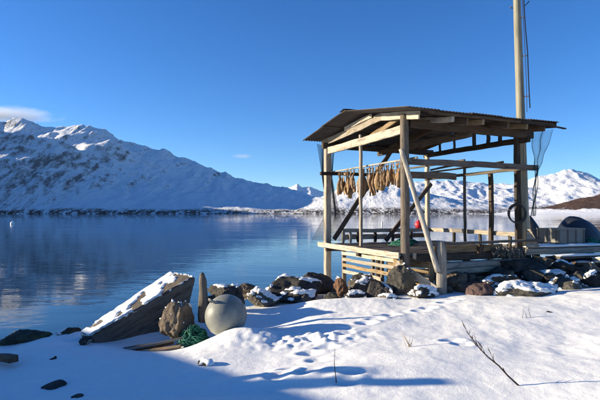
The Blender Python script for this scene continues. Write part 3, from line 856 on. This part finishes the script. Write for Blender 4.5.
# ------------------------------------------------------------------ tall pole
pb, pt = at(525.5, 250, 10.35), at(515.0, -60, 10.35)
def tall_pole():
    root = empty('utility_pole', (pb.x, pb.y, pb.z-.6)); tag(root, 'tall pale wooden pole rising past the right end of the shed roof', 'pole')
    b0 = Vector((0, 0, 0)); L = (pt-pb) + Vector((0, 0, .6))
    n = 50; sides = 20; v = []; f = []
    for i in range(n+1):
        s = i/n; c = L*s; r = .110-.042*s
        for j in range(sides):
            a = 2*math.pi*j/sides; k = r*(1+.02*mnoise.noise((math.cos(a)*2, math.sin(a)*2, s*12)))
            v.append((c.x+k*math.cos(a), c.y+k*math.sin(a), c.z))
    for i in range(n):
        for j in range(sides):
            a = i*sides+j; b = i*sides+(j+1) % sides; f.append((a, b, b+sides, a+sides))
    f.append(tuple(range(n*sides, (n+1)*sides)))
    link('shaft', mesh('shaft', v, f, True), M['pole'], root)
    o0 = root.location
    def lp(px, py, d=10.2): return at(px, py, d)-o0
    link('cable', mesh('cable', *tube_data([lp(530, 108), lp(528.6, 80), lp(527.6, 52), lp(525.5, 28), lp(524, 5), lp(523.3, -20), lp(523, -50)], .011, 6)), M['black'], root)
    link('cable', mesh('cable', *tube_data([lp(527, 112), lp(526.3, 80), lp(524.6, 40), lp(522.5, 4), lp(521, -50)], .006, 6)), M['black'], root)
    for y in (17, 55.5, 96):
        a = pb.lerp(pt, (250-y)/310)-o0; x0 = 300+(a.x+o0.x)*FPX/10.35
        link('bracket', mesh('bracket', *tube_data([lp(x0+1, y+.6, 10.3), lp(530-(108-y)*.062, y)], .011, 6)), M['steel'], root)
    link('hook', mesh('hook', *tube_data([lp(513, 8), lp(510.5, 7.6), lp(510.3, 6.2)], .012, 6)), M['steel'], root)
    link('hook', mesh('hook', *tube_data([lp(524.5, 6), lp(528.5, 2), lp(529.2, 1)], .010, 6)), M['black'], root)
    # coiled hose hung on the pole
    a = Acc()
    for k in range(3):
        pts = []
        for i in range(29):
            t = 2*math.pi*i/28 + .5*k
            pts.append(lp(516.5+k*.7+8.5*math.cos(t), 213+k*.6+9.2*math.sin(t), 10.12+.03*k+.06*math.cos(t)))
        a.add(tube_data(pts, .013, 6))
    h = a.build('hose_coil', M['black']); h.location = o0
    tag(h, 'black hose coiled in a loop on the left of the tall pole', 'hose')
    foot = mesh('prop', [lp(527, 229, 10.2), lp(530, 229, 10.15), lp(540, 247, 10.1), lp(526, 247, 10.05), lp(527, 229, 10.3), lp(530, 229, 10.3), lp(540, 247, 10.3), lp(526, 247, 10.3)],
                [(0, 1, 2, 3), (7, 6, 5, 4), (0, 4, 5, 1), (1, 5, 6, 2), (2, 6, 7, 3), (3, 7, 4, 0)])
    link('prop', foot, M['wood_pale'], root)
tall_pole()

# ------------------------------------------------------------------ things on the deck and in the water
def buoy_small(name, px, py, d, r, mat, label, z=None, sub=None):
    c = at(px, py, d)
    if z is not None: c.z = z
    n = 14; sd = 20; v = []; f = []
    prof = [(.02, -.95), (.5, -.86), (.85, -.5), (1, 0), (.93, .38), (.72, .70), (.42, .92), (.24, 1.02), (.20, 1.22), (.12, 1.32), (.02, 1.34)]
    for rr, z_ in prof:
        for j in range(sd):
            a = 2*math.pi*j/sd; v.append((rr*r*math.cos(a), rr*r*math.sin(a), z_*r))
    for i in range(len(prof)-1):
        for j in range(sd):
            a = i*sd+j; b = i*sd+(j+1) % sd; f.append((a, b, b+sd, a+sd))
    f.append(tuple(range(sd-1, -1, -1))); f.append(tuple(range((len(prof)-1)*sd, len(prof)*sd)))
    o = link(name, mesh(name, v, f, True), M[mat]); o.location = c
    o.rotation_euler = (random.uniform(-.15, .15), random.uniform(-.15, .15), 0)
    tag(o, label, 'buoy'); return o
buoy_small('float_buoy', 418.5, 222.5, 12.6, .105, 'red', 'red plastic float on the back rail of the shed deck', z=EYE-.44+.05+.09)
buoy_small('float_buoy', 12.5, 224, 146, .62, 'white', 'small white buoy floating far out on the fjord', z=.12)
def peg():
    c = at(382.5, 224, 12.65)
    v, f = tube_data([(0, 0, 0), (0, 0, .08), (.003, 0, .16), (.004, 0, .19)], [.022, .022, .02, .008], 10)
    o = link('bottle', mesh('bottle', v, f, True), M['white']); o.location = (c.x, c.y+.08, EYE-.385)
    tag(o, 'small white bottle standing on the back rail of the shed deck', 'bottle')
peg()

# ------------------------------------------------------------------ quay to the right with crate and tarpaulin heaps
quay = empty('plank_quay', (6.2, 11.2, 1.6), ANG)
tag(quay, 'low plank landing stage with snow on its boards right of the shed', 'quay')
def ql(p): return Matrix.Rotation(-ANG, 3, 'Z') @ (Vector(p)-Vector((6.2, 11.2, 1.6)))
def qbeam(name, a, b, w, h, mat, snow=0):
    o = beam(name, ql(a), ql(b), w, h, M[mat], quay)
    if snow:
        m, L = frame_between(ql(a), ql(b)); n = max(8, int(L/.06)); kk = 9
        sd = random.uniform(0, 90)
        def pf(i, s):
            r = []
            for j in range(kk):
                t = j/(kk-1)*2-1
                e = (1-t*t)**.4*min(1, min(s, 1-s)*12)**.5*(.55+.7*mnoise.noise((s*L*2.2+sd, t*.5, 0)))
                r.append((s*L, t*w*.52, max(0, e)*snow+.0))
            r += [(s*L, w*.5, -.01), (s*L, -w*.5, -.01)]
            return r
        v, f = sweep(pf, n, L)
        m2 = Matrix.Translation((0, 0, h/2-.002)) @ m
        link('snow_strip', mesh('snow_strip', v, f, True), M['snow_fine'], quay, m2)
    return o
for k in range(7):
    y0 = 10.55+.20*k
    qbeam('plank', (4.75+.05*random.random(), y0-.38, 2.475), (8.7, y0+.9, 2.475), .17, .05, 'wood_grey', .05 if k in (0, 1, 2, 4) else .03)
qbeam('edge_beam', (4.7, 10.06, 2.39), (8.6, 11.2, 2.39), .10, .12, 'wood_pale', 0)
qbeam('plank', (6.0, 9.75, 2.28), (8.3, 10.3, 2.26), .22, .05, 'wood_pale', .05)
qbeam('plank', (6.3, 9.6, 2.12), (8.2, 10.0, 2.12), .14, .08, 'tan', 0)
qbeam('plank', (5.3, 9.95, 2.30), (8.4, 10.75, 2.31), .20, .06, 'wood_grey', .045)
qbeam('plank', (5.6, 9.85, 2.18), (8.5, 10.35, 2.16), .16, .07, 'wood_brown', .03)
qbeam('plank', (5.9, 9.62, 2.02), (8.3, 9.9, 1.99), .18, .07, 'wood_pale', .05)
qbeam('plank', (5.2, 10.15, 2.15), (8.6, 11.1, 2.12), .05, .30, 'wood_dark', 0)
qbeam('plank', (5.2, 10.22, 1.83), (8.6, 11.15, 1.83), .05, .30, 'wood_dark', 0)
for x in (5.0, 6.4, 7.6): 
    a = (x, 10.12+(x-4.7)*.29, 1.2); qbeam('pile', a, (a[0], a[1], 2.33), .12, .12, 'wood_dark')
for x in (6.5, 7.4): qbeam('pile', (x, 9.86+(x-6)*.24, 1.5), (x, 9.86+(x-6)*.24, 2.22), .10, .10, 'tan')

def crate():
    c = at(558, 245.3, 10.6); w, l, h = .55, .87, .365
    root = empty('fish_tub', (c.x, c.y, 2.502), ANG); tag(root, 'weathered grey fish tub standing on the snowy quay', 'tub')
    t = .035
    def bx(name, x0, x1, y0, y1, z0, z1, mat):
        b = .008
        v = []
        for (x, y) in ((x0+b, y0), (x1-b, y0), (x1, y0+b), (x1, y1-b), (x1-b, y1), (x0+b, y1), (x0, y1-b), (x0, y0+b)): v += [(x, y, z0), (x, y, z1)]
        f = [(2*i, 2*((i+1) % 8), 2*((i+1) % 8)+1, 2*i+1) for i in range(8)] + [tuple(range(14, -1, -2)), tuple(range(1, 16, 2))]
        return link(name, mesh(name, v, f), M[mat], root)
    bx('side_panel', 0, l, 0, t, .03, h-.03, 'tub'); bx('side_panel', 0, l, w-t, w, .03, h-.03, 'tub')
    bx('end_panel', 0, t, t+.001, w-t-.001, .03, h-.03, 'tub'); bx('end_panel', l-t, l, t+.001, w-t-.001, .03, h-.03, 'tub')
    bx('base', -.008, l+.008, -.008, w+.008, 0, .0295, 'tub')
    bx('lid', -.012, l+.012, -.012, w+.012, h-.0295, h, 'tub')
    for x in (.02, .30, .56, l-.06): bx('rib', x, x+.04, -.012, -.001, .031, h-.031, 'tub_dark')
    for y in (.02, .26, w-.06): bx('rib', -.012, -.001, y, y+.04, .031, h-.031, 'tub_dark')
crate()

def heap(name, px, d, w, dep, h, z0, mat, label, cat, skew=0, rz=0, pw=2.0):
    n = 40; m = 24; v = []; f = []
    for i in range(m+1):
        t = i/m
        for j in range(n):
            a = 2*math.pi*j/n
            r = math.sin(t*math.pi/2)
            z = (1-r**pw)**(1/1.25)
            k = 1+.10*mnoise.noise((math.cos(a)*1.6, math.sin(a)*1.6, t*2+px)) + .09*mnoise.noise((math.cos(a)*5, math.sin(a)*5, t*1.2+px))*t + .03*mnoise.noise((math.cos(a)*13, math.sin(a)*13, t*3+px))
            v.append((w*r*math.cos(a)*k + skew*(1-r), dep*r*math.sin(a)*k, h*z*(1+.05*mnoise.noise((a, t*3, px))) - (.02 if i == m else 0)))
    for i in range(m):
        for j in range(n):
            a = i*n+j; b = i*n+(j+1) % n; f.append((a, a+n, b+n, b))
    o = link(name, mesh(name, v, f, True), M[mat]); x = (px-300)*d/FPX
    o.location = (x, d, z0); o.rotation_euler = (0, 0, rz)
    return tag(o, label, cat)
heap('tarpaulin_heap', 533.5, 12.3, .29, .3, .74, 2.40, 'tarp', 'narrow dark tarpaulin heap between the tall pole and the grey tub', 'tarpaulin', skew=-.10, pw=1.2)
heap('tarpaulin_heap', 577, 11.9, .62, .5, .66, 2.47, 'tarp', 'broad humped dark tarpaulin heap behind the grey tub', 'tarpaulin', skew=-.12, pw=2.1)

def rope_pile(name, c, rx, ry, rz, n, mat, label, r=.011, seed=1, turns=1.0):
    rs = random.Random(seed); a = Acc()
    for k in range(n):
        R0 = rs.uniform(.35, 1); cx, cy = rs.uniform(-.4, .4), rs.uniform(-.4, .4); ph = rs.uniform(0, 6); pts = []
        zz = rs.uniform(0, 1)
        for i in range(22):
            t = ph + i/21*2*math.pi*turns*rs.uniform(.98, 1.02)
            x = (cx+R0*.6*math.cos(t)); y = (cy+R0*.6*math.sin(t))
            d2 = min(1, x*x+y*y)
            z = (1-d2)*zz + .10*math.sin(3*t+k)
            pts.append((c[0]+x*rx, c[1]+y*ry, c[2]+max(0, z)*rz))
        a.add(tube_data(pts, r, 5))
    o = a.build(name, M[mat]); return tag(o, label, 'rope')
g1 = at(194, 326, 6.95)
rope_pile('rope_pile', (g1.x, g1.y, gz(g1.x, g1.y)+.0), .27, .20, .27, 75, 'rope', 'tangled heap of green rope between the tan rock and the round buoy', .008, 3, .8)
g2 = at(591, 243, 11.2)
rope_pile('rope_pile', (g2.x, g2.y, 2.50), .26, .2, .13, 16, 'rope', 'small green rope coil on the quay at the right edge', .014, 5)

g3 = Matrix.Rotation(ANG, 3, 'Z') @ Vector((1.35, 1.9, 0)) + Vector((P0.x, P0.y, 0))
rope_pile('rope_pile', (g3.x, g3.y, EYE-.74), .42, .3, .16, 40, 'rope', 'low heap of green rope on the shed deck behind the near corner post', .010, 9)

# frosted weed hanging under the deck's right end
def kelp():
    rs = random.Random(4); a = Acc()
    for k in range(70):
        px = rs.uniform(490, 524); d = rs.uniform(9.62, 9.8)
        p = at(px, 247+rs.uniform(0, 3), d); ln = rs.uniform(.10, .30); pts = [p]
        dx = rs.uniform(-.10, .10)
        for i in range(1, 5): pts.append(p+Vector((dx*i/4+rs.uniform(-.01, .01), -.05*math.sin(i), -ln*i/4)))
        a.add(tube_data(pts, [.008, .008, .007, .005, .002], 4))
    tag(a.build('hanging_weed', M['kelp']), 'frosted brown weed and rope ends hanging under the shed deck', 'seaweed')
kelp()

# ------------------------------------------------------------------ rocks along the bank
SN = dict(t=.03, thr=.78, cover=.5, sc=4.5); SL = dict(t=.025, thr=.86, cover=.44, sc=3.2); SH = dict(t=.04, thr=.62, cover=.62, sc=4)
rock(291, 292, 9.3, 33, 15, 'rock_dark', 11, 'long black boulder left of the shed with a snow patch on top', SN, src=ICO5)
rock(247, 291, 9.6, 12, 7, 'rock_tan', 12, 'small tan rock showing against the water above the round buoy')
rock(263, 299, 8.9, 15, 10, 'rock_grey', 13, 'snow plastered rock between the round buoy and the long black boulder', SH)
rock(317, 286, 10.1, 18, 12, 'rock_dark', 14, 'bare black rock at the foot of the pale corner post', None)
rock(340, 290, 9.2, 8.5, 12, 'rock_orange', 15, 'upright rusty orange rock below the pale corner post', SL)
rock(366, 287, 9.55, 18, 13, 'rock_grey', 16, 'grey boulder under the slats of the shed', SL)
rock(400, 283, 8.95, 16, 18, 'rock_grey', 17, 'tall rounded grey boulder under the near corner of the shed', SL, src=ICO5)
rock(380, 292, 8.8, 13, 10, 'rock_dark', 18, 'dark wedge shaped rock left of the tall rounded boulder', SL)
rock(354, 297, 8.75, 11, 5, 'rock_dark', 19, 'low dark rock half buried in snow below the rusty orange rock', SL)
rock(391, 301, 8.45, 13, 6, 'rock_grey', 20, 'low snow dusted rock at the foot of the tall rounded boulder', SN)
rock(424, 293, 8.45, 14, 6, 'rock_dark', 21, 'dark snow capped rock beside the stout bleached post', SH)
rock(479, 291, 8.5, 14, 9, 'rock_red', 22, 'reddish brown rock at the right of the stout bleached post', None)
rock(498, 284, 8.95, 23, 8, 'rock_orange', 23, 'flat rusty boulder behind the reddish rock', SL)
rock(525, 294, 8.35, 31, 10, 'rock_grey', 24, 'long flat grey boulder with a snow slab on top', SH, src=ICO5)
rock(565, 287, 8.9, 17, 10, 'rock_grey', 25, 'dark snow banked boulder right of the long flat boulder', SN)
rock(597, 284, 8.9, 14, 12, 'rock_dark', 26, 'dark rock at the right edge of the picture', SN)
rock(545, 279, 9.5, 20, 7, 'rock_dark', 27, 'low rock under a long snow drift below the quay', SH)
rock(520, 271, 9.9, 22, 11, 'rock_dark', 28, 'large shaded rock below the tall pole', None)
rock(543, 266, 10.0, 11, 10, 'rock_tan', 29, 'brownish rock under the edge of the quay', SL)
rock(563, 270, 9.7, 14, 9, 'rock_dark', 30, 'dark rock under the quay below the grey tub', SL)
rock(590, 270, 9.6, 10, 7, 'rock_tan', 31, 'small brown rock under the tan quay plank', SL)
rock(456, 281, 9.0, 11, 8, 'rock_tan', 32, 'tan rock against the board wall under the shed', None)
rock(497, 274, 9.5, 13, 7, 'rock_dark', 33, 'shaded dark rock under the bearer logs of the shed', None)
rock(24, 339, 7.5, 26, 8, 'rock_moss', 34, 'dark mossy rock on the shore at the left edge', None)
rock(70, 333, 7.5, 12, 5, 'rock_moss', 35, 'small dark mossy stone at the low end of the tilted slab', SL)
rock(86, 341, 6.6, 7, 4.5, 'rock_dark', 36, 'dark stone in the snow in front of the low end of the tilted slab', SL)
rock(176, 319, 7.15, 15, 17, 'rock_tan', 37, 'tan snow topped rock against the tilted slab', dict(t=.035, thr=.72, cover=.5, sc=5), src=ICO5)
rock(225, 297, 8.4, 19, 11, 'rock_dark', 38, 'black rock behind the round buoy', SL)
rock(210, 306, 8.0, 9, 10, 'rock_dark', 44, 'dark stone at the foot of the upright driftwood stump', None)
for i_, (px, py, d, hw, hh, m_) in enumerate(((330, 297, 8.9, 7, 5, 'rock_grey'), (411, 291, 8.75, 7, 6, 'rock_tan'), (447, 290, 8.75, 6, 5, 'rock_grey'), (464, 288, 8.8, 8, 6, 'rock_tan'),
        (468, 279, 9.1, 9, 6, 'rock_grey'), (508, 277, 9.3, 9, 6, 'rock_tan'), (532, 276, 9.4, 9, 6, 'rock_grey'), (552, 279, 9.2, 8, 6, 'rock_tan'), (579, 277, 9.3, 9, 6, 'rock_grey'), (585, 290, 8.8, 8, 5, 'rock_tan'), (304, 300, 8.9, 8, 5, 'rock_grey'))):
    where = ('at the left foot of the rusty orange rock', 'under the fallen plank at the near corner of the shed', 'tucked against the right side of the stout bleached post', 'just left of the reddish brown rock',
             'against the board wall above the reddish brown rock', 'above the flat rusty boulder', 'above the long flat snow topped boulder', 'left of the dark snow banked boulder',
             'under the right end of the quay planks', 'beside the dark rock at the right edge', 'in front of the long black boulder')[i_]
    rock(px, py, d, hw, hh, m_, 60+i_, 'small '+('grey' if m_ == 'rock_grey' else 'tan')+' stone '+where, SL if i_ % 3 == 0 else None, name='stone', cat='stone', group='small stones of the bank', src=ICO4)
def small_stone(px, py, d, hw, hh, seed, label, mat='rock_dark', snow=None):
    o = rock(px, py, d, hw, hh, mat, seed, label, snow, name='stone', cat='stone', src=ICO3)
    o.location.z -= .45*hh*d/FPX*1.1
    return o
def d_on(px, py):     # ground distance at which the snow is seen at this pixel
    lo, hi = 2.5, 9.0
    for _ in range(30):
        m = (lo+hi)/2; p = at(px, py, m)
        if p.z > gz(p.x, p.y): lo = m
        else: hi = m
    return lo
for px, py, hw, hh, sd, lab in ((53, 385, 13, 7, 39, 'largest dark stone poking out of the shaded snow'), (53, 359, 4.5, 4, 40, 'dark stone in the shaded snow beside the plank end'),
                                (77, 397, 6, 4, 41, 'dark stone at the bottom edge in the shaded snow'), (206, 364, 9, 5, 42, 'dark stone half buried in the lit rim of snow'),
                                (549, 312, 3, 1.6, 43, 'tiny dark stone lying on the sunlit snow near the right edge')):
    small_stone(px, py, d_on(px, py), hw, hh, sd, lab, snow=SL if sd == 42 else None)

# ------------------------------------------------------------------ tilted slab
def slab():
    # corners: near top edge low/high, far top edge low/high, then the bottom ones
    tf0, tf1 = at(88, 337, 6.95), at(197, 274.5, 7.75)
    tb0, tb1 = at(80, 333, 7.2), at(174, 270, 8.15)
    dn = Vector((.12, .12, -.75))
    c8 = [tf0, tf1, tb1, tb0, tf0+dn*1.0, tf1+Vector((-.22, .05, -.85)), tb1+Vector((-.2, .2, -.85)), tb0+dn]
    cen = sum(c8, Vector())/8
    bm = bmesh.new(); vs_ = [bm.verts.new(p-cen) for p in c8]
    for q in ((0, 1, 2, 3), (7, 6, 5, 4), (0, 4, 5, 1), (1, 5, 6, 2), (2, 6, 7, 3), (3, 7, 4, 0)): bm.faces.new([vs_[i] for i in q])
    bmesh.ops.recalc_face_normals(bm, faces=bm.faces)
    bmesh.ops.bevel(bm, geom=[vs_[1], vs_[2]] + [e for e in bm.edges if {vs_[1], vs_[2]} == set(e.verts)], offset=.10, segments=4, affect='EDGES', profile=.5)
    bmesh.ops.bevel(bm, geom=list(bm.edges), offset=.018, segments=2, affect='EDGES', clamp_overlap=True)
    bmesh.ops.triangulate(bm, faces=bm.faces)
    for _ in range(5):
        es = [e for e in bm.edges if e.calc_length() > .05]
        if not es: break
        bmesh.ops.subdivide_edges(bm, edges=es, cuts=1); bmesh.ops.triangulate(bm, faces=bm.faces)
    bm.normal_update()
    v = np.array([x.co[:] for x in bm.verts]); n = np.array([x.normal[:] for x in bm.verts])
    f = [tuple(q.index for q in p.verts) for p in bm.faces]; bm.verts.index_update(); bm.free()
    d = .007*noise3(v, 3.0, 2.2, 4) + .006*noise3(v, 11, 5.1, 4)
    v = v + n*d[:, None]
    rm = np.array(frame_between(tf0, tf1)[0].to_3x3())
    o = link('weathered_slab', mesh('weathered_slab', v @ rm, f, True), M['slab']); o.location = cen; o.rotation_euler = Matrix(rm.tolist()).to_euler()
    tag(o, 'thick weathered timber slab tilted up beside the water with snow along its top', 'slab')
    nn = vnormals(v, f)
    if (nn*(v)).sum() < 0: nn = -nn
    k = nn[:, 2] - nn[:, 0]*.2 + .75*noise3(v, 3.2, 7.7, 4)
    t = sstep(.66, .80, k - .55*sstep(.25, .55, v[:, 0]))
    sv = v + nn*(t*.022-(1-t)*.02)[:, None]
    link('snow_cap', mesh('snow_cap', sv @ rm, f, True), M['snow_fine'], o)
slab()

# ------------------------------------------------------------------ round buoy, driftwood, planks
def big_buoy():
    c = at(226, 315.5, 6.75); r = .293
    root = empty('mooring_buoy', (c.x, c.y, c.z-r)); tag(root, 'large round grey-green buoy lying half sunk in the snow', 'buoy')
    n = 30; sd = 40; v = []; f = []
    for i in range(n+1):
        t = math.pi*i/n
        for j in range(sd):
            a = 2*math.pi*j/sd; rr = r*math.sin(t)*(1+.012*mnoise.noise((math.cos(a), math.sin(a), t)))
            v.append((rr*math.cos(a), rr*math.sin(a), -r*.98*math.cos(t)))
    for i in range(n):
        for j in range(sd):
            a = i*sd+j; b = i*sd+(j+1) % sd; f.append((a, b, b+sd, a+sd))
    b = link('body', mesh('body', v, f, True), M['buoy'], root); b.location = (0, 0, r); b.rotation_euler = Vector((-.55, -.45, .70)).to_track_quat('Z', 'Y').to_euler()
    v2, f2 = [], []
    link('seam', mesh('seam', *tube_data([(r*1.002*math.cos(2*math.pi*i/64), r*1.002*math.sin(2*math.pi*i/64), 0) for i in range(65)], .0035, 6), True), M['buoy'], b)
    link('lug', mesh('lug', *tube_data([(.05*math.cos(2*math.pi*i/16), 0, r+.02+.05*math.sin(2*math.pi*i/16)) for i in range(17)], .014, 8), True), M['buoy'], b)
big_buoy()

def stump():
    c = at(204.5, 322, 7.25); zt = at(204, 273.5, 7.25).z - c.z
    v = []; f = []; n = 20; sd = 14
    for i in range(n+1):
        s = i/n
        for j in range(sd):
            a = 2*math.pi*j/sd
            w = (.085-.035*s)*(1+.30*mnoise.noise((math.cos(a)*1.4, math.sin(a)*1.4, s*2.6))+.16*mnoise.noise((math.cos(a)*4, math.sin(a)*4, s*3)))
            z = zt*s
            if i > n-6: z -= .16*(i-n+6)/6*max(0, math.cos(a-.4)+.1) + .03*math.sin(a*5)*(i-n+6)/6
            v.append((z, w*.8*math.sin(a), -(w*math.cos(a)-.025*math.sin(s*2.5))))
    for i in range(n):
        for j in range(sd):
            a = i*sd+j; b = i*sd+(j+1) % sd; f.append((a, a+sd, b+sd, b))
    f.append(tuple(reversed(range(n*sd, (n+1)*sd))))
    o = link('driftwood_stump', mesh('driftwood_stump', v, f, True), M['stump']); o.location = c; o.rotation_euler = (0, -math.pi/2, 0)
    tag(o, 'weathered upright driftwood stump standing left of the round buoy', 'stump')
stump()
def lie(name, a, b, w, h, mat, label, cat, round_=False):
    o = logm(name, a, b, w, h, M[mat], None, 10) if round_ else beam(name, a, b, w, h, M[mat])
    o.location.z -= .045
    return tag(o, label, cat)
lie('pole_stick', at(122, 347, 6.55), at(203, 329.5, 7.0), .018, .014, 'driftwood', 'long thin pole lying in front of the green rope', 'stick', True)
lie('plank', at(140, 351, 6.35), at(180, 344.5, 6.45), .14, .05, 'tan', 'short tan plank end sticking out of the snow below the slab', 'plank')
lie('plank', at(120, 348, 6.6), at(172, 339, 6.9), .16, .04, 'wood_brown', 'dark brown board under the thin pole below the slab', 'plank')
lie('plank', at(-14, 355, 6.0), at(13.5, 355.5, 5.55), .10, .08, 'wood_brown', 'brown plank end at the left edge in shaded snow', 'plank')

# ------------------------------------------------------------------ twigs and dry grass
def twig(name, base, segs, r, mat, label, cat):
    a = Acc()
    for pts in segs: a.add(tube_data(pts, [r*(1-.75*i/(len(pts)-1)) for i in range(len(pts))], 5))
    return tag(a.build(name, M[mat]), label, cat)
dB = d_on(519, 385.5); b0 = at(519, 386, dB)
main = [(519, 386, 0), (508, 376, .0), (499, 366, .01), (489, 358, .0), (481, 350, -.02), (474, 341, -.03), (466, 331, -.05)]
sg = [[at(x, y, dB+d) for x, y, d in main]]
rt = random.Random(12)
def side_twig(p, dirv, ln, depth):
    pts = [p]; q = p.copy(); d = dirv.normalized()
    for _ in range(5):
        d = (d + Vector((rt.uniform(-.22, .22), rt.uniform(-.22, .22), rt.uniform(-.12, .22)))).normalized()
        q = q + d*ln/5; pts.append(q.copy())
        if depth and rt.random() < .55: side_twig(q, d + Vector((rt.uniform(-.7, .7), rt.uniform(-.7, .7), rt.uniform(-.2, .5))), ln*.45, depth-1)
    tw_l.append(pts)
tw_l = []
mp_ = sg[0]
for k in range(1, 6):
    for _ in range(2):
        d = (mp_[k+1]-mp_[k]).normalized() + Vector((rt.uniform(-.5, .5), rt.uniform(-.6, .6), rt.uniform(-.25, .5)))
        side_twig(mp_[k].lerp(mp_[k+1], rt.random()), d, rt.uniform(.05, .14), 1)
ab = Acc().add(tube_data(sg[0], [.0085, .0075, .0068, .006, .005, .004, .002], 7))
for t_ in tw_l: ab.add(tube_data(t_, [.0034*(1-.7*i/(len(t_)-1)) for i in range(len(t_))], 4))
tag(ab.build('dead_branch', M['twig']), 'bare dead branch leaning out of the sunlit snow', 'branch')
def stems(lst, label, mat, r=.004):
    segs = []
    for x0, y0, x1, y1 in lst:
        d = d_on(x0, y0); p = at(x0, y0+1, d); q_ = at(x1, y1, d+.03); mid = p.lerp(q_, .55)+Vector((random.uniform(-.02, .02), 0, 0))
        segs.append([p, mid, q_])
    twig('dry_stem', None, segs, r, mat, label, 'plant')
stems([(336.5, 383, 335, 347)], 'single thin dry stem standing at the edge of the shade', 'twig', .005)
stems([(408+random.uniform(-3, 5), 347, 404+random.uniform(-3, 10), 327+random.uniform(0, 9)) for _ in range(9)], 'tuft of pale dry grass stems in the middle of the snow', 'straw', .003)
stems([(522, 318, 523, 308), (527, 318, 522.5, 309), (531, 317.5, 529, 304)], 'three dark dry stems below the long flat boulder', 'twig', .004)

# ------------------------------------------------------------------ unseen shed added beyond the left edge to cast the foreground shade
def shade_shed():
    X0, X1, YR, YN, YF = -19.0, -12.5, 3.6, -.9, 8.1
    root = empty('shade_shed', (-15.5, 3, gz(-15.5, 3))); z0 = root.location.z
    tag(root, 'unseen board shed with snowy gable roof, added beyond the left edge to shade the foreground', 'shade_shed')
    ZR, ZE = 4.97, 3.42
    L = lambda x, y, z: (x+15.5, y-3, z-z0)
    def zr(y): return ZE + (ZR-ZE)*(1-abs(y-YR)/(YF-YR))
    k = 0; y = YN
    while y < YF-.1:
        for x in (X0, X1): beam('wall_board', L(x, y+.11, z0-1.7), L(x, y+.11, zr(y+.11)-.06), .205, .03, M['wood_brown'], root)
        y += .21
    for yy in (YN, YF-.02):
        x = X0+.1
        while x < X1: 
            beam('wall_board', L(x, yy, z0-1.7), L(x, yy, ZE-.05), .03, .205, M['wood_brown'], root); x += .21
    for ya, yb in ((YN-.25, YR), (YR, YF+.1)):
        za, zb = zr(ya), zr(yb)
        v = [L(X0-.3, ya, za), L(X1+.3, ya, za), L(X1+.3, yb, zb), L(X0-.3, yb, zb)]
        v += [(a, b, c+.12) for a, b, c in v]
        link('roof_slope', mesh('roof_slope', v, [(3, 2, 1, 0), (4, 5, 6, 7), (0, 1, 5, 4), (1, 2, 6, 5), (2, 3, 7, 6), (3, 0, 4, 7)]), M['snow_fine'], root)
shade_shed()

# two unseen stakes added beyond the left edge to cast shadow streaks
def stake(x, y, h, r, label):
    z = gz(x, y)
    o = logm('shadow_stake', (x, y, z-.3), (x+.05, y, z+h), r, r*.55, M['wood_grey'], None, 12, .14, .04)
    tag(o, label, 'stake')
stake(-4.7, 5.09, 1.66, .13, 'shorter round stake added unseen beyond the left edge for its shadow streak')
stake(-6.2, 4.96, 2.15, .14, 'taller round stake added unseen beyond the left edge for its shadow streak')
